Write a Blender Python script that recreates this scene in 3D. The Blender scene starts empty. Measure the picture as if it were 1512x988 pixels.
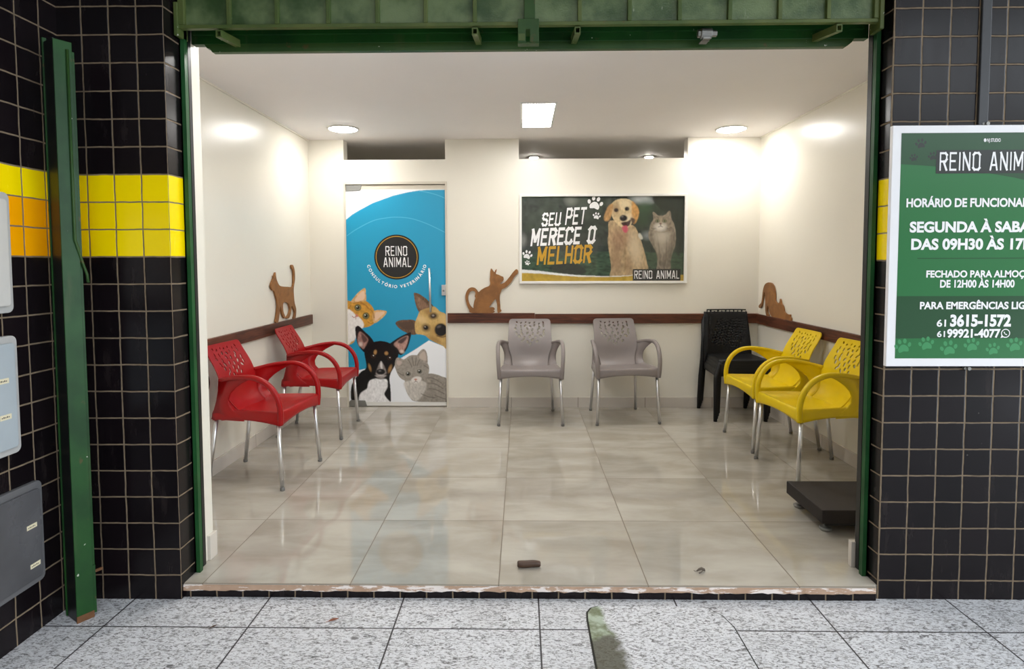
import bpy, math, random
import numpy as np
from mathutils import Vector, Matrix
random.seed(7)
PI = math.pi
SC = bpy.context.scene
COL = SC.collection

# ------------------------------------------------------------------ camera
F_PX, CY, PITCH, YAW, ROLL, CAM_H = 878.54, 436.09, 0.051974, -0.01628, -0.0029905, 1.2983
def cam_dir(u, v):            # camera axis (right, up, forward) -> world
    u, v = u*math.cos(ROLL)+v*math.sin(ROLL), -u*math.sin(ROLL)+v*math.cos(ROLL)
    return u, v
def world_dir(x, y, z):
    y, z = y*math.cos(PITCH)+z*math.sin(PITCH), -y*math.sin(PITCH)+z*math.cos(PITCH)
    x, y = x*math.cos(YAW)+y*math.sin(YAW), -x*math.sin(YAW)+y*math.cos(YAW)
    return Vector((x, y, z))
u1, v1 = cam_dir(1, 0); right = world_dir(u1, 0, -v1)
u2, v2 = cam_dir(0, -1); up = world_dir(u2, 0, -v2)
fwd = world_dir(0, 1, 0)
cam = bpy.data.cameras.new('camera')
cam.sensor_fit = 'HORIZONTAL'; cam.sensor_width = 36.0
cam.lens = 36.0*F_PX/1512.0
cam.shift_y = -(494.0-CY)/1512.0
cam.clip_start = 0.05
cam_o = bpy.data.objects.new('camera', cam); COL.objects.link(cam_o)
cam_o.matrix_world = Matrix(((right.x, up.x, -fwd.x, 0), (right.y, up.y, -fwd.y, 0), (right.z, up.z, -fwd.z, CAM_H), (0, 0, 0, 1)))
SC.camera = cam_o

# ------------------------------------------------------------------ light and exposure
SC.view_settings.view_transform = 'Standard'
SC.view_settings.look = 'None'
SC.view_settings.exposure = 0.42
SC.view_settings.gamma = 1.0
SC.view_settings.use_curve_mapping = False
SKY_COL = (0.86, 0.93, 1.0)
SKY_STRENGTH = 2.6
LAMP_ROUND, LAMP_LONG, LAMP_REAR = 62.0, 26.0, 150.0
w = bpy.data.worlds.new('world'); SC.world = w; w.use_nodes = True
wn = w.node_tree; wn.nodes.clear()
wo = wn.nodes.new('ShaderNodeOutputWorld'); wb = wn.nodes.new('ShaderNodeBackground')
wb.inputs[0].default_value = (*SKY_COL, 1)
# overcast sky, brighter towards the open right-hand end of the street
wt = wn.nodes.new('ShaderNodeTexCoord'); ws_ = wn.nodes.new('ShaderNodeSeparateXYZ'); wm = wn.nodes.new('ShaderNodeMapRange')
wn.links.new(wt.outputs['Generated'], ws_.inputs[0]); wn.links.new(ws_.outputs['X'], wm.inputs[0])
wm.inputs[1].default_value, wm.inputs[2].default_value = -0.7, 0.9
wm.inputs[3].default_value, wm.inputs[4].default_value = SKY_STRENGTH*0.22, SKY_STRENGTH*1.30
wn.links.new(wm.outputs[0], wb.inputs[1])
wn.links.new(wb.outputs[0], wo.inputs[0])

# ------------------------------------------------------------------ measures (metres; z = 0 is the shop floor)
LX, RX, BY, CZ = -1.91, 2.12, 5.357, 2.415      # shop: left, right, back wall, ceiling
PLY, PRY = 2.327, 2.36                          # faces of the left and right tiled pillars
OX0, OX1 = -1.383, 1.432                        # opening
EXL = -1.80                                     # tiled wall left of the pavement
GZ = -0.056                                     # pavement
TT = 0.1073                                     # facade tile module
FS, FX, FY = 0.605, -0.0958, 2.3477             # shop floor tile module and grid origin

# ------------------------------------------------------------------ helpers
def lin(c):
    c = c/255.0
    return c/12.92 if c <= 0.04045 else ((c+0.055)/1.055)**2.4
def rgb(r, g, b): return (lin(r), lin(g), lin(b), 1.0)

class NT:
    """small wrapper round a material's node tree"""
    def __init__(s, name):
        s.m = bpy.data.materials.new(name); s.m.use_nodes = True
        s.t = s.m.node_tree; s.n = s.t.nodes; s.n.clear()
        s.out = s.n.new('ShaderNodeOutputMaterial'); s.b = s.n.new('ShaderNodeBsdfPrincipled')
        s.t.links.new(s.b.outputs[0], s.out.inputs[0])
    def link(s, a, b): s.t.links.new(a, b)
    def put(s, inp, v):
        if hasattr(v, 'links') or isinstance(v, bpy.types.NodeSocket): s.t.links.new(v, inp)
        else: inp.default_value = v
    def math(s, op, a, b=0.0, c=0.0):
        n = s.n.new('ShaderNodeMath'); n.operation = op
        s.put(n.inputs[0], a); s.put(n.inputs[1], b)
        if len(n.inputs) > 2: s.put(n.inputs[2], c)
        return n.outputs[0]
    def mix(s, f, a, b, blend='MIX'):
        n = s.n.new('ShaderNodeMix'); n.data_type = 'RGBA'; n.blend_type = blend
        s.put(n.inputs[0], f); s.put(n.inputs[6], a); s.put(n.inputs[7], b)
        return n.outputs[2]
    def pos(s):
        g = s.n.new('ShaderNodeNewGeometry'); return g.outputs['Position'], g.outputs['Normal']
    def obj(s):
        return s.n.new('ShaderNodeTexCoord').outputs['Object']
    def sep(s, v):
        n = s.n.new('ShaderNodeSeparateXYZ'); s.link(v, n.inputs[0]); return n.outputs
    def comb(s, x, y, z):
        n = s.n.new('ShaderNodeCombineXYZ')
        for i, q in enumerate((x, y, z)): s.put(n.inputs[i], q)
        return n.outputs[0]
    def noise(s, vec, scale, detail=3.0, rough=0.55, dist=0.0):
        n = s.n.new('ShaderNodeTexNoise'); s.link(vec, n.inputs['Vector'])
        n.inputs['Scale'].default_value = scale; n.inputs['Detail'].default_value = detail
        n.inputs['Roughness'].default_value = rough; n.inputs['Distortion'].default_value = dist
        return n.outputs['Fac']
    def white(s, vec):
        n = s.n.new('ShaderNodeTexWhiteNoise'); s.link(vec, n.inputs['Vector']); return n.outputs['Value'], n.outputs['Color']
    def mapping(s, vec, scale=(1, 1, 1), rot=(0, 0, 0)):
        n = s.n.new('ShaderNodeMapping'); s.link(vec, n.inputs[0])
        n.inputs['Scale'].default_value = scale; n.inputs['Rotation'].default_value = rot
        return n.outputs[0]
    def ramp(s, f, stops):
        n = s.n.new('ShaderNodeValToRGB'); s.put(n.inputs[0], f)
        e = n.color_ramp.elements
        while len(e) < len(stops): e.new(0.5)
        for k, (p, c) in enumerate(stops): e[k].position = p; e[k].color = c if len(c) == 4 else (*c, 1)
        return n.outputs[0]
    def step(s, x, lo, hi):
        n = s.n.new('ShaderNodeMapRange'); n.interpolation_type = 'SMOOTHSTEP'
        s.put(n.inputs[0], x); n.inputs[1].default_value = lo; n.inputs[2].default_value = hi
        return n.outputs[0]
    def bump(s, h, strength=0.3, dist=0.002):
        n = s.n.new('ShaderNodeBump'); n.inputs['Strength'].default_value = strength; n.inputs['Distance'].default_value = dist
        s.link(h, n.inputs['Height']); s.link(n.outputs[0], s.b.inputs['Normal'])
    def set(s, **k):
        names = dict(col='Base Color', rough='Roughness', metal='Metallic', spec='Specular IOR Level', trans='Transmission Weight',
                     ecol='Emission Color', estr='Emission Strength', coat='Coat Weight', alpha='Alpha', ior='IOR')
        for q, v in k.items(): s.put(s.b.inputs[names[q]], v)
        return s

def plain(name, col, rough=0.5, metal=0.0, spec=0.5, var=0.06, scale=9.0, bump=0.0, bscale=60.0, rvar=0.1):
    m = NT(name); o = m.obj()
    n = m.noise(o, scale, 4)
    c2 = tuple(max(0, x*(1-2.2*var)) for x in col[:3])+(1,)
    m.set(col=m.mix(n, col, c2), rough=m.math('ADD', m.math('MULTIPLY', n, rvar), rough-rvar*0.5), metal=metal, spec=spec)
    if bump: m.bump(m.noise(o, bscale, 3), bump, 0.002)
    return m.m

class MB:
    """collects shapes and links them as one mesh object"""
    def __init__(s): s.v, s.f, s.mi = [], [], []
    def add(s, vs, fs, mi=0):
        o = len(s.v); s.v += [tuple(x) for x in vs]; s.f += [tuple(i+o for i in f) for f in fs]; s.mi += [mi]*len(fs); return s
    def box(s, x0, x1, y0, y1, z0, z1, mi=0):
        v = [(x0, y0, z0), (x1, y0, z0), (x1, y1, z0), (x0, y1, z0), (x0, y0, z1), (x1, y0, z1), (x1, y1, z1), (x0, y1, z1)]
        return s.add(v, [(0, 3, 2, 1), (4, 5, 6, 7), (0, 1, 5, 4), (1, 2, 6, 5), (2, 3, 7, 6), (3, 0, 4, 7)], mi)
    def prism(s, pts, axis, a, b, mi=0):
        """extrude a 2D outline along an axis ('x': pts=(y,z), 'y': pts=(x,z), 'z': pts=(x,y))"""
        def P(p, t): return (t, p[0], p[1]) if axis == 'x' else (p[0], t, p[1]) if axis == 'y' else (p[0], p[1], t)
        n = len(pts)
        ar = sum(pts[i][0]*pts[(i+1) % n][1]-pts[(i+1) % n][0]*pts[i][1] for i in range(n))
        if (ar < 0) != (axis == 'y'): pts = pts[::-1]
        if a > b: a, b = b, a
        v = [P(p, a) for p in pts]+[P(p, b) for p in pts]
        f = [tuple(range(n))[::-1], tuple(range(n, 2*n))]+[(i, (i+1) % n, n+(i+1) % n, n+i) for i in range(n)]
        return s.add(v, f, mi)
    def tube(s, path, rad, n=10, caps=True, mi=0, flat=1.0):
        P = [Vector(p) for p in path]; R = rad if isinstance(rad, (list, tuple)) else [rad]*len(P)
        vs = []; up0 = None
        for i, p in enumerate(P):
            d = (P[min(i+1, len(P)-1)]-P[max(i-1, 0)]).normalized()
            if up0 is None:
                up0 = d.orthogonal().normalized() if abs(d.x) > .9 else d.cross(Vector((1, 0, 0))).normalized()
            up0 = (up0-d*up0.dot(d)).normalized(); side = d.cross(up0)
            for k in range(n):
                a = 2*PI*k/n; vs.append(p+up0*math.cos(a)*R[i]*flat+side*math.sin(a)*R[i])
        fs = [(i*n+k, i*n+(k+1) % n, (i+1)*n+(k+1) % n, (i+1)*n+k) for i in range(len(P)-1) for k in range(n)]
        if caps: fs += [tuple(range(n))[::-1], tuple(range((len(P)-1)*n, len(P)*n))]
        return s.add(vs, fs, mi)
    def lathe(s, prof, n=32, c=(0, 0, 0), mi=0):
        """revolve (r, z) about z"""
        vs = [(c[0]+r*math.cos(2*PI*k/n), c[1]+r*math.sin(2*PI*k/n), c[2]+z) for r, z in prof for k in range(n)]
        fs = [(i*n+k, i*n+(k+1) % n, (i+1)*n+(k+1) % n, (i+1)*n+k) for i in range(len(prof)-1) for k in range(n)]
        fs += [tuple(range(n))[::-1], tuple(range((len(prof)-1)*n, len(prof)*n))]
        return s.add(vs, fs, mi)
    def build(s, name, mats, parent=None, smooth=False, bevel=0.0, seg=2, angle=40):
        me = bpy.data.meshes.new(name); me.from_pydata(s.v, [], s.f)
        mats = mats if isinstance(mats, (list, tuple)) else [mats]
        for m in mats: me.materials.append(m)
        if len(mats) > 1: me.polygons.foreach_set('material_index', s.mi)
        if smooth: me.polygons.foreach_set('use_smooth', [True]*len(me.polygons))
        me.update()
        o = bpy.data.objects.new(name, me); COL.objects.link(o)
        if parent is not None: o.parent = parent
        if bevel:
            b = o.modifiers.new('bevel', 'BEVEL'); b.width = bevel; b.segments = seg; b.limit_method = 'ANGLE'; b.angle_limit = math.radians(angle)
            b.harden_normals = False
        return o

def thing(name, label, cat, loc=(0, 0, 0), rz=0.0, group=None):
    o = bpy.data.objects.new(name, None); COL.objects.link(o); o.empty_display_size = 0.1
    o.location = loc; o.rotation_euler = (0, 0, rz)
    return tag(o, label, cat, group)
def tag(o, label, cat, group=None):
    o['label'] = label; o['category'] = cat
    if group: o['group'] = group
    return o
def struct(o): o['kind'] = 'structure'; return o
def copy_tree(root, loc, rz, label):
    r = root.copy(); COL.objects.link(r); r.location = loc; r.rotation_euler = (0, 0, rz); r['label'] = label
    for ch in list(root.children):
        c = ch.copy(); COL.objects.link(c); c.parent = r
        for g in list(ch.children):
            d = g.copy(); COL.objects.link(d); d.parent = c
    return r
def smooth_poly(pts, n=6, closed=True):
    """Catmull-Rom through the points"""
    P = np.array(pts, float); out = []; N = len(P)
    for i in range(N if closed else N-1):
        g = (lambda k: P[k % N]) if closed else (lambda k: P[min(max(k, 0), N-1)])
        a, b, c, d = g(i-1), g(i), g(i+1), g(i+2)
        for t in np.linspace(0, 1, n, endpoint=False):
            out.append(0.5*((2*b)+(-a+c)*t+(2*a-5*b+4*c-d)*t*t+(-a+3*b-3*c+d)*t**3))
    if not closed: out.append(P[-1])
    return np.array(out)

# ------------------------------------------------------------------ materials
def tile_wall(name, u0x, u0y, z0, orange=False):
    m = NT(name); p, nrm = m.pos(); x, y, z = m.sep(p); nx, ny, nz = m.sep(nrm)
    face = m.math('GREATER_THAN', m.math('ABSOLUTE', nx), 0.5)
    ux = m.math('DIVIDE', m.math('SUBTRACT', x, u0x), TT); uy = m.math('DIVIDE', m.math('SUBTRACT', y, u0y), TT)
    u = m.math('ADD', m.math('MULTIPLY', uy, face), m.math('MULTIPLY', ux, m.math('SUBTRACT', 1.0, face)))
    v = m.math('DIVIDE', m.math('SUBTRACT', z, z0), TT)
    wob = m.math('MULTIPLY', m.math('SUBTRACT', m.noise(p, 14, 2), 0.5), 0.05)
    u2 = m.math('ADD', u, wob); v2 = m.math('SUBTRACT', v, wob)
    def edge(q):
        fr = m.math('FRACT', q); return m.math('MINIMUM', fr, m.math('SUBTRACT', 1.0, fr))
    d = m.math('MINIMUM', edge(u2), edge(v2))
    tile = m.step(d, 0.016, 0.034)
    fu, fv = m.math('FLOOR', u2), m.math('FLOOR', v2)
    wv, wc = m.white(m.comb(fu, fv, face))
    band = m.math('MULTIPLY', m.math('GREATER_THAN', v2, -9.0), m.math('LESS_THAN', v2, -6.0))
    yel = rgb(255, 226, 0)
    if orange:
        yel = m.mix(m.math('LESS_THAN', v2, -7.0), yel, rgb(255, 170, 0))
    yel = m.mix(m.math('MULTIPLY', wv, 0.10), yel, rgb(205, 150, 0))
    dirt = m.noise(m.mapping(p, (9, 9, 2.0)), 2.0, 5, 0.6)
    blk = m.mix(wv, rgb(15, 11, 14), rgb(23, 17, 20))
    blk = m.mix(m.step(dirt, 0.55, 0.8), blk, rgb(38, 32, 32))
    specks = m.step(m.noise(p, 55, 2), 0.76, 0.80)
    blk = m.mix(m.math('MULTIPLY', specks, 0.35), blk, rgb(140, 135, 130))
    tc = m.mix(band, blk, yel)
    gn = m.noise(p, 30, 3)
    gr = m.mix(gn, rgb(150, 132, 108), rgb(92, 80, 66))
    m.set(col=m.mix(tile, gr, tc), spec=0.26,
          rough=m.math('ADD', m.math('MULTIPLY', m.math('SUBTRACT', 1.0, tile), 0.6), m.math('ADD', 0.16, m.math('MULTIPLY', dirt, 0.18))))
    # every tile sits at its own slight tilt
    wx = m.sep(wc)
    tilt = m.math('ADD', m.math('MULTIPLY', m.math('SUBTRACT', wx[0], 0.5), m.math('MULTIPLY', m.math('FRACT', u2), 0.5)),
                  m.math('MULTIPLY', m.math('SUBTRACT', wx[1], 0.5), m.math('MULTIPLY', m.math('FRACT', v2), 0.5)))
    h = m.math('ADD', m.step(d, 0.012, 0.05), m.math('ADD', tilt, m.math('MULTIPLY', m.noise(p, 25, 2), 0.10)))
    m.bump(h, 0.5, 0.0022)
    return m.m

def shop_floor(name, wall=False):
    m = NT(name); p, nrm = m.pos(); x, y, z = m.sep(p)
    u = m.math('DIVIDE', m.math('SUBTRACT', x, FX), FS); v = m.math('DIVIDE', m.math('SUBTRACT', y, FY), FS)
    def edge(q):
        fr = m.math('FRACT', q); return m.math('MINIMUM', fr, m.math('SUBTRACT', 1.0, fr))
    if wall:
        nx = m.sep(nrm)[0]; f = m.math('GREATER_THAN', m.math('ABSOLUTE', nx), 0.5)
        d = m.math('ADD', m.math('MULTIPLY', edge(v), f), m.math('MULTIPLY', edge(u), m.math('SUBTRACT', 1.0, f)))
    else:
        d = m.math('MINIMUM', edge(u), edge(v))
    tile = m.step(d, 0.0022, 0.0048)
    fu, fv = m.math('FLOOR', u), m.math('FLOOR', v)
    wv, wc = m.white(m.comb(fu, fv, 0.3))
    q = m.n.new('ShaderNodeVectorMath'); q.operation = 'ADD'; m.link(p, q.inputs[0])
    s2 = m.n.new('ShaderNodeVectorMath'); s2.operation = 'SCALE'; m.link(wc, s2.inputs[0]); s2.inputs['Scale'].default_value = 7.0
    m.link(s2.outputs[0], q.inputs[1]); pp = q.outputs[0]
    cl = m.noise(m.mapping(pp, (1.0, 2.4, 1.0)), 2.2, 4, 0.55, 0.4)
    fine = m.noise(pp, 22, 4, 0.6)
    band = m.noise(m.mapping(pp, (0.6, 4.2, 1.0)), 3.0, 3, 0.5)
    c = m.mix(m.step(cl, 0.30, 0.72), rgb(182, 176, 165), rgb(155, 147, 134))
    c = m.mix(m.math('MULTIPLY', m.step(band, 0.5, 0.8), 0.45), c, rgb(156, 149, 137))
    c = m.mix(m.math('MULTIPLY', fine, 0.22), c, rgb(184, 179, 168))
    c = m.mix(m.math('MULTIPLY', wv, 0.12), c, rgb(152, 144, 132))
    if wall: c = m.mix(0.6, c, rgb(226, 218, 209))
    m.set(col=m.mix(tile, rgb(112, 98, 82), c), spec=0.55,
          rough=m.math('ADD', m.math('MULTIPLY', m.step(band, 0.35, 0.75), 0.06), m.math('ADD', 0.02, m.math('MULTIPLY', m.math('SUBTRACT', 1.0, tile), 0.5))))
    wx = m.sep(wc)
    tilt = m.math('ADD', m.math('MULTIPLY', m.math('SUBTRACT', wx[0], 0.5), m.math('FRACT', u)), m.math('MULTIPLY', m.math('SUBTRACT', wx[1], 0.5), m.math('FRACT', v)))
    m.bump(m.math('ADD', m.math('ADD', tile, tilt), m.math('MULTIPLY', m.noise(p, 9, 2), 0.3)), 0.3, 0.0016)
    return m.m

def granite(name, grid=True, moss=False):
    m = NT(name); p, _ = m.pos(); x, y, z = m.sep(p)
    # flecks: short dark slanting strokes in a pale stone
    st = m.noise(m.mapping(p, (70, 150, 60), (0, 0, 0.55)), 1.0, 3, 0.6, 0.8)
    st2 = m.noise(m.mapping(p, (38, 80, 60), (0, 0, -0.4)), 1.0, 4, 0.65, 1.2)
    big = m.noise(p, 3.0, 3)
    c = m.mix(m.noise(p, 60, 3), rgb(226, 226, 228), rgb(196, 196, 200))
    c = m.mix(m.math('MULTIPLY', m.step(st, 0.50, 0.60), 0.7), c, rgb(104, 100, 98))
    c = m.mix(m.math('MULTIPLY', m.step(st2, 0.54, 0.63), 0.8), c, rgb(58, 54, 52))
    c = m.mix(m.math('MULTIPLY', m.step(big, 0.5, 0.75), 0.22), c, rgb(150, 148, 146))
    if moss:
        wob = m.math('MULTIPLY', m.math('SUBTRACT', m.noise(p, 11, 4), 0.5), 0.12)
        dx = m.math('ADD', m.math('SUBTRACT', x, 0.255), wob)
        near = m.math('MULTIPLY', m.math('SUBTRACT', 2.22, y), 0.16)
        mm = m.step(m.math('SUBTRACT', m.math('ADD', 0.065, near), dx), -0.012, 0.022)
        gcol = m.mix(m.step(m.noise(p, 16, 3), 0.4, 0.62), rgb(98, 108, 70), rgb(160, 172, 150))
        dk = m.step(m.math('ADD', y, m.math('MULTIPLY', wob, 0.8)), 2.09, 2.05)
        gcol = m.mix(m.step(m.math('SUBTRACT', 2.095, m.math('ADD', y, wob)), -0.01, 0.02), gcol, rgb(66, 64, 42))
        c = m.mix(m.math('MULTIPLY', mm, 0.9), c, gcol)
    if grid:
        u = m.math('DIVIDE', m.math('SUBTRACT', x, 0.065), 0.5465); v = m.math('DIVIDE', m.math('SUBTRACT', y, 2.143), 0.5465)
        def edge(q):
            fr = m.math('FRACT', q); return m.math('MINIMUM', fr, m.math('SUBTRACT', 1.0, fr))
        wv, _c = m.white(m.comb(m.math('FLOOR', u), m.math('FLOOR', v), 0.1))
        c = m.mix(m.math('MULTIPLY', wv, 0.16), c, rgb(150, 150, 152))
        t = m.step(m.math('MINIMUM', edge(u), edge(v)), 0.0035, 0.0075)
        c = m.mix(t, rgb(52, 48, 50), c)
        m.bump(m.math('ADD', t, m.math('MULTIPLY', st, 0.3)), 0.4, 0.002)
    else:
        m.bump(st, 0.2, 0.002)
    m.set(col=c, rough=0.55, spec=0.4)
    return m.m

def wall_paint(name, col, rough, var=0.03):
    m = NT(name); p, _ = m.pos()
    n = m.noise(p, 2.2, 4)
    m.set(col=m.mix(n, col, tuple(v*(1-var*2) for v in col[:3])+(1,)), rough=rough, spec=0.45)
    m.bump(m.noise(p, 120, 2), 0.08, 0.001)
    return m.m

def wood(name, c1, c2, axis=(1, 14, 14), rough=0.45):
    m = NT(name); o, _ = m.pos()
    n = m.noise(m.mapping(o, axis), 3.0, 5, 0.6, 1.2); n2 = m.noise(o, 2.0, 2)
    m.set(col=m.mix(m.step(m.math('ADD', n, m.math('MULTIPLY', m.math('SUBTRACT', n2, 0.5), 0.5)), 0.32, 0.68), c1, c2), rough=rough, spec=0.4)
    m.bump(n, 0.12, 0.001)
    return m.m

def green_paint(name, c1, c2, chips=True):
    m = NT(name); p, _ = m.pos()
    n = m.noise(p, 5, 4)
    c = m.mix(m.step(n, 0.35, 0.7), c1, c2)
    st = m.noise(m.mapping(p, (12, 12, 1.5)), 2.0, 5, 0.6)
    c = m.mix(m.math('MULTIPLY', m.step(st, 0.55, 0.75), 0.35), c, rgb(74, 84, 52))
    if chips:
        ch = m.step(m.noise(p, 45, 2), 0.745, 0.76); c = m.mix(ch, c, rgb(182, 186, 170))
        ru = m.step(m.noise(p, 17, 4), 0.66, 0.72); c = m.mix(m.math('MULTIPLY', ru, 0.5), c, rgb(96, 70, 44))
    m.set(col=c, rough=m.math('ADD', 0.30, m.math('MULTIPLY', n, 0.2)), spec=0.28)
    m.bump(m.noise(p, 30, 3), 0.12, 0.002)
    return m.m

def plastic(name, col, rough=0.34):
    m = NT(name); o = m.obj()
    n = m.noise(o, 6, 3)
    m.set(col=m.mix(n, col, tuple(v*0.86 for v in col[:3])+(1,)), rough=m.math('ADD', rough-0.05, m.math('MULTIPLY', n, 0.12)), spec=0.36)
    m.bump(m.noise(o, 420, 2), 0.10, 0.0008)
    return m.m

def glow(name, col, strength):
    m = NT(name); m.set(col=(0.8, 0.8, 0.8, 1), ecol=col, estr=strength, rough=0.4); return m.m

M = dict(
    tile_left=tile_wall('black and yellow tiles', OX0+0.002, PLY, 2.298, False),
    tile_side=tile_wall('black, yellow and orange tiles', 0.0, 2.347, 2.298, True),
    tile_right=tile_wall('black and yellow tiles, right', 1.4346, PRY, 2.2748, False),
    floor=shop_floor('polished porcelain floor'), skirt=shop_floor('porcelain skirting', True),
    granite=granite('flecked granite paving'), granite_cover=granite('flecked granite cover', False, True),
    wall=wall_paint('cream satin paint', rgb(231, 226, 213), 0.30), wall_dull=wall_paint('cream paint', rgb(236, 228, 210), 0.6),
    ceiling=wall_paint('white ceiling paint', rgb(246, 242, 241), 0.75),
    rail_side=wood('dark red brown wood, side', rgb(104, 58, 38), rgb(62, 33, 22), (14, 1, 14)), rail=wood('dark red brown wood', rgb(104, 58, 38), rgb(62, 33, 22)),
    mdf=wood('brown board', rgb(150, 102, 56), rgb(126, 84, 46), (3, 3, 3), 0.6),
    green=green_paint('green enamel', rgb(30, 76, 30), rgb(20, 58, 24)),
    green_mid=green_paint('green enamel, mid', rgb(54, 84, 40), rgb(42, 72, 34)),
    green_olive=green_paint('weathered olive green enamel', rgb(92, 104, 56), rgb(70, 90, 46)),
    green_jamb=green_paint('green enamel, jamb', rgb(34, 84, 44), rgb(26, 68, 34), False),
    near_black=plain('near black finish', rgb(22, 24, 24), 0.4, 0.0),
    steel=plain('brushed aluminium', rgb(224, 224, 225), 0.34, 1.0, var=0.02, rvar=0.02),
    steel_dull=plain('dull grey metal', rgb(150, 150, 146), 0.45, 0.7),
    rust=plain('rusty steel', rgb(120, 80, 48), 0.8, 0.1, var=0.25, scale=30, bump=0.4),
    red=plastic('red plastic', rgb(158, 3, 8)), grey=plastic('taupe grey plastic', rgb(138, 129, 126)),
    yellow=plastic('yellow plastic', rgb(226, 194, 0)), black=plastic('black plastic', rgb(3, 3, 4), 0.5),
    rubber=plain('dark rubber', rgb(70, 68, 66), 0.7), cap=plain('grey foot cap', rgb(120, 118, 114), 0.55),
    white_alu=plain('white aluminium', rgb(236, 234, 228), 0.35), board_white=plain('white board', rgb(244, 244, 246), 0.35, var=0.01),
    beige_alu=plain('beige frame', rgb(214, 206, 190), 0.4),
    scale=plain('dark brown coated steel', rgb(30, 21, 17), 0.62, 0.0, var=0.18, bump=0.25, bscale=220),
    stone=plain('chipped pinkish stone', rgb(206, 182, 162), 0.6, var=0.16, scale=14, bump=0.3),
    letter_white=plain('white print', rgb(246, 246, 246), 0.5, var=0.0), letter_gold=plain('gold print', rgb(214, 164, 40), 0.5, var=0.06),
    letter_black=plain('black print', rgb(24, 24, 24), 0.5, var=0.0),
    box_light=plain('pale grey enamel', rgb(206, 204, 200), 0.4, var=0.05), box_blue=plain('blue grey enamel', rgb(176, 186, 192), 0.4, var=0.06),
    box_rim=plain('light grey rim', rgb(186, 186, 184), 0.5, var=0.06), box_dark=plain('smoked plastic', rgb(104, 104, 107), 0.28, var=0.3, scale=6),
    paper=plain('cream sticker', rgb(232, 222, 190), 0.6),
    brown=plain('dark brown clay', rgb(84, 60, 44), 0.55, var=0.25, scale=30, bump=0.5),
    leaf=plain('dry leaf', rgb(140, 82, 56), 0.7, var=0.2, scale=40),
    grime=plain('grey brown husk', rgb(112, 100, 88), 0.8, var=0.3, scale=60),
    street=plain('street asphalt', rgb(120, 118, 114), 0.9), shade_slab=plain('grey soffit', rgb(188, 186, 180), 0.8),
    lamp=glow('lamp glow', (1.0, 0.98, 0.945, 1), LAMP_ROUND), lamp_long=glow('tube glow', (1.0, 0.98, 0.95, 1), LAMP_LONG),
    lamp_rear=glow('rear lamp glow', (1.0, 0.95, 0.85, 1), LAMP_REAR),
)
_st = NT('chipped pinkish stone'); _sp, _ = _st.pos()
_sn = _st.noise(_st.mapping(_sp, (6, 30, 30)), 1.6, 5, 0.65)
_st.set(col=_st.mix(_st.step(_sn, .50, .56), _st.mix(_st.noise(_sp, 20, 3), rgb(200, 170, 146), rgb(172, 140, 116)), rgb(240, 230, 224)), rough=.6, spec=.3); _st.bump(_sn, .4, .003)
M['stone'] = _st.m
_pg = NT('green patterned glass'); _p, _ = _pg.pos()
_n = _pg.noise(_p, 6, 4); _sc = _pg.step(_pg.noise(_pg.mapping(_p, (30, 30, 9)), 1.0, 4), 0.68, 0.76)
_c = _pg.mix(_pg.step(_n, .3, .7), rgb(112, 130, 90), rgb(52, 76, 42))
_pg.set(col=_pg.mix(_pg.math('MULTIPLY', _sc, 0.5), _c, rgb(200, 205, 180)), rough=0.25, spec=0.32); _pg.bump(_pg.noise(_p, 160, 2), 0.35, 0.002)
M['glass_green'] = _pg.m
_g = NT('clear glass'); _g.n.remove(_g.b)
_gl = _g.n.new('ShaderNodeBsdfGlossy'); _gl.inputs['Roughness'].default_value = 0.02
_tr = _g.n.new('ShaderNodeBsdfTransparent'); _mx = _g.n.new('ShaderNodeMixShader'); _lw = _g.n.new('ShaderNodeLayerWeight'); _lw.inputs['Blend'].default_value = 0.5
_fac = _g.math('ADD', 0.035, _g.math('MULTIPLY', _g.math('POWER', _lw.outputs['Facing'], 5.0), 0.7))
_g.link(_fac, _mx.inputs[0]); _g.link(_tr.outputs[0], _mx.inputs[1]); _g.link(_gl.outputs[0], _mx.inputs[2]); _g.link(_mx.outputs[0], _g.out.inputs[0])
M['glass'] = _g.m

# ================================================================== the setting
def S(name, mb, mats, **k): return struct(mb.build(name, mats, **k))
S('ground', MB().box(-2.2, 4.5, -3.2, 2.40, GZ-0.15, GZ).box(-9, 14, -14, -3.2, GZ-0.30, GZ-0.12, 1), [M['granite'], M['street']])
S('floor', MB().box(OX0, 1.420, 2.345, 2.36, -0.006, 0.0).box(OX0, 1.420, 2.352, 2.36, -0.15, -0.006).box(OX0-.05, OX1+.03, 2.364, 2.46, -0.15, 0.0).box(OX0, 1.420, 2.36, 2.364, -0.15, 0.0).box(LX-.1, RX+.1, 2.46, 8.3, -0.15, 0.0), M['floor'])
# ceiling runs on over the partition into the rear room
S('ceiling', MB().box(LX-.1, RX+.1, 2.50, 8.3, CZ, CZ+.12), M['ceiling'])
# back wall with doorway and two clerestory openings
bw = MB(); T0, T1 = BY, BY+0.12
DX0, DX1, DZ = -1.585, -0.680, 2.032
bw.box(LX, DX0, T0, T1, 0, 2.236).box(DX1, RX, T0, T1, 0, 2.236).box(DX0, DX1, T0, T1, DZ, 2.236)
bw.box(LX, -1.592, T0, T1, 2.236, CZ).box(-0.681, -0.023, T0, T1, 2.236, CZ).box(1.475, RX, T0, T1, 2.236, CZ)
S('wall_back', bw, M['wall'])
S('wall_left', MB().box(LX-.1, LX, 2.50, 8.3, 0, CZ), M['wall'])
S('wall_right', MB().box(RX, RX+.1, 2.50, 8.3, 0, CZ), M['wall'])
S('wall_rear', MB().box(LX-.1, RX+.1, 8.2, 8.3, 0, CZ), M['wall_dull'])
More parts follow.
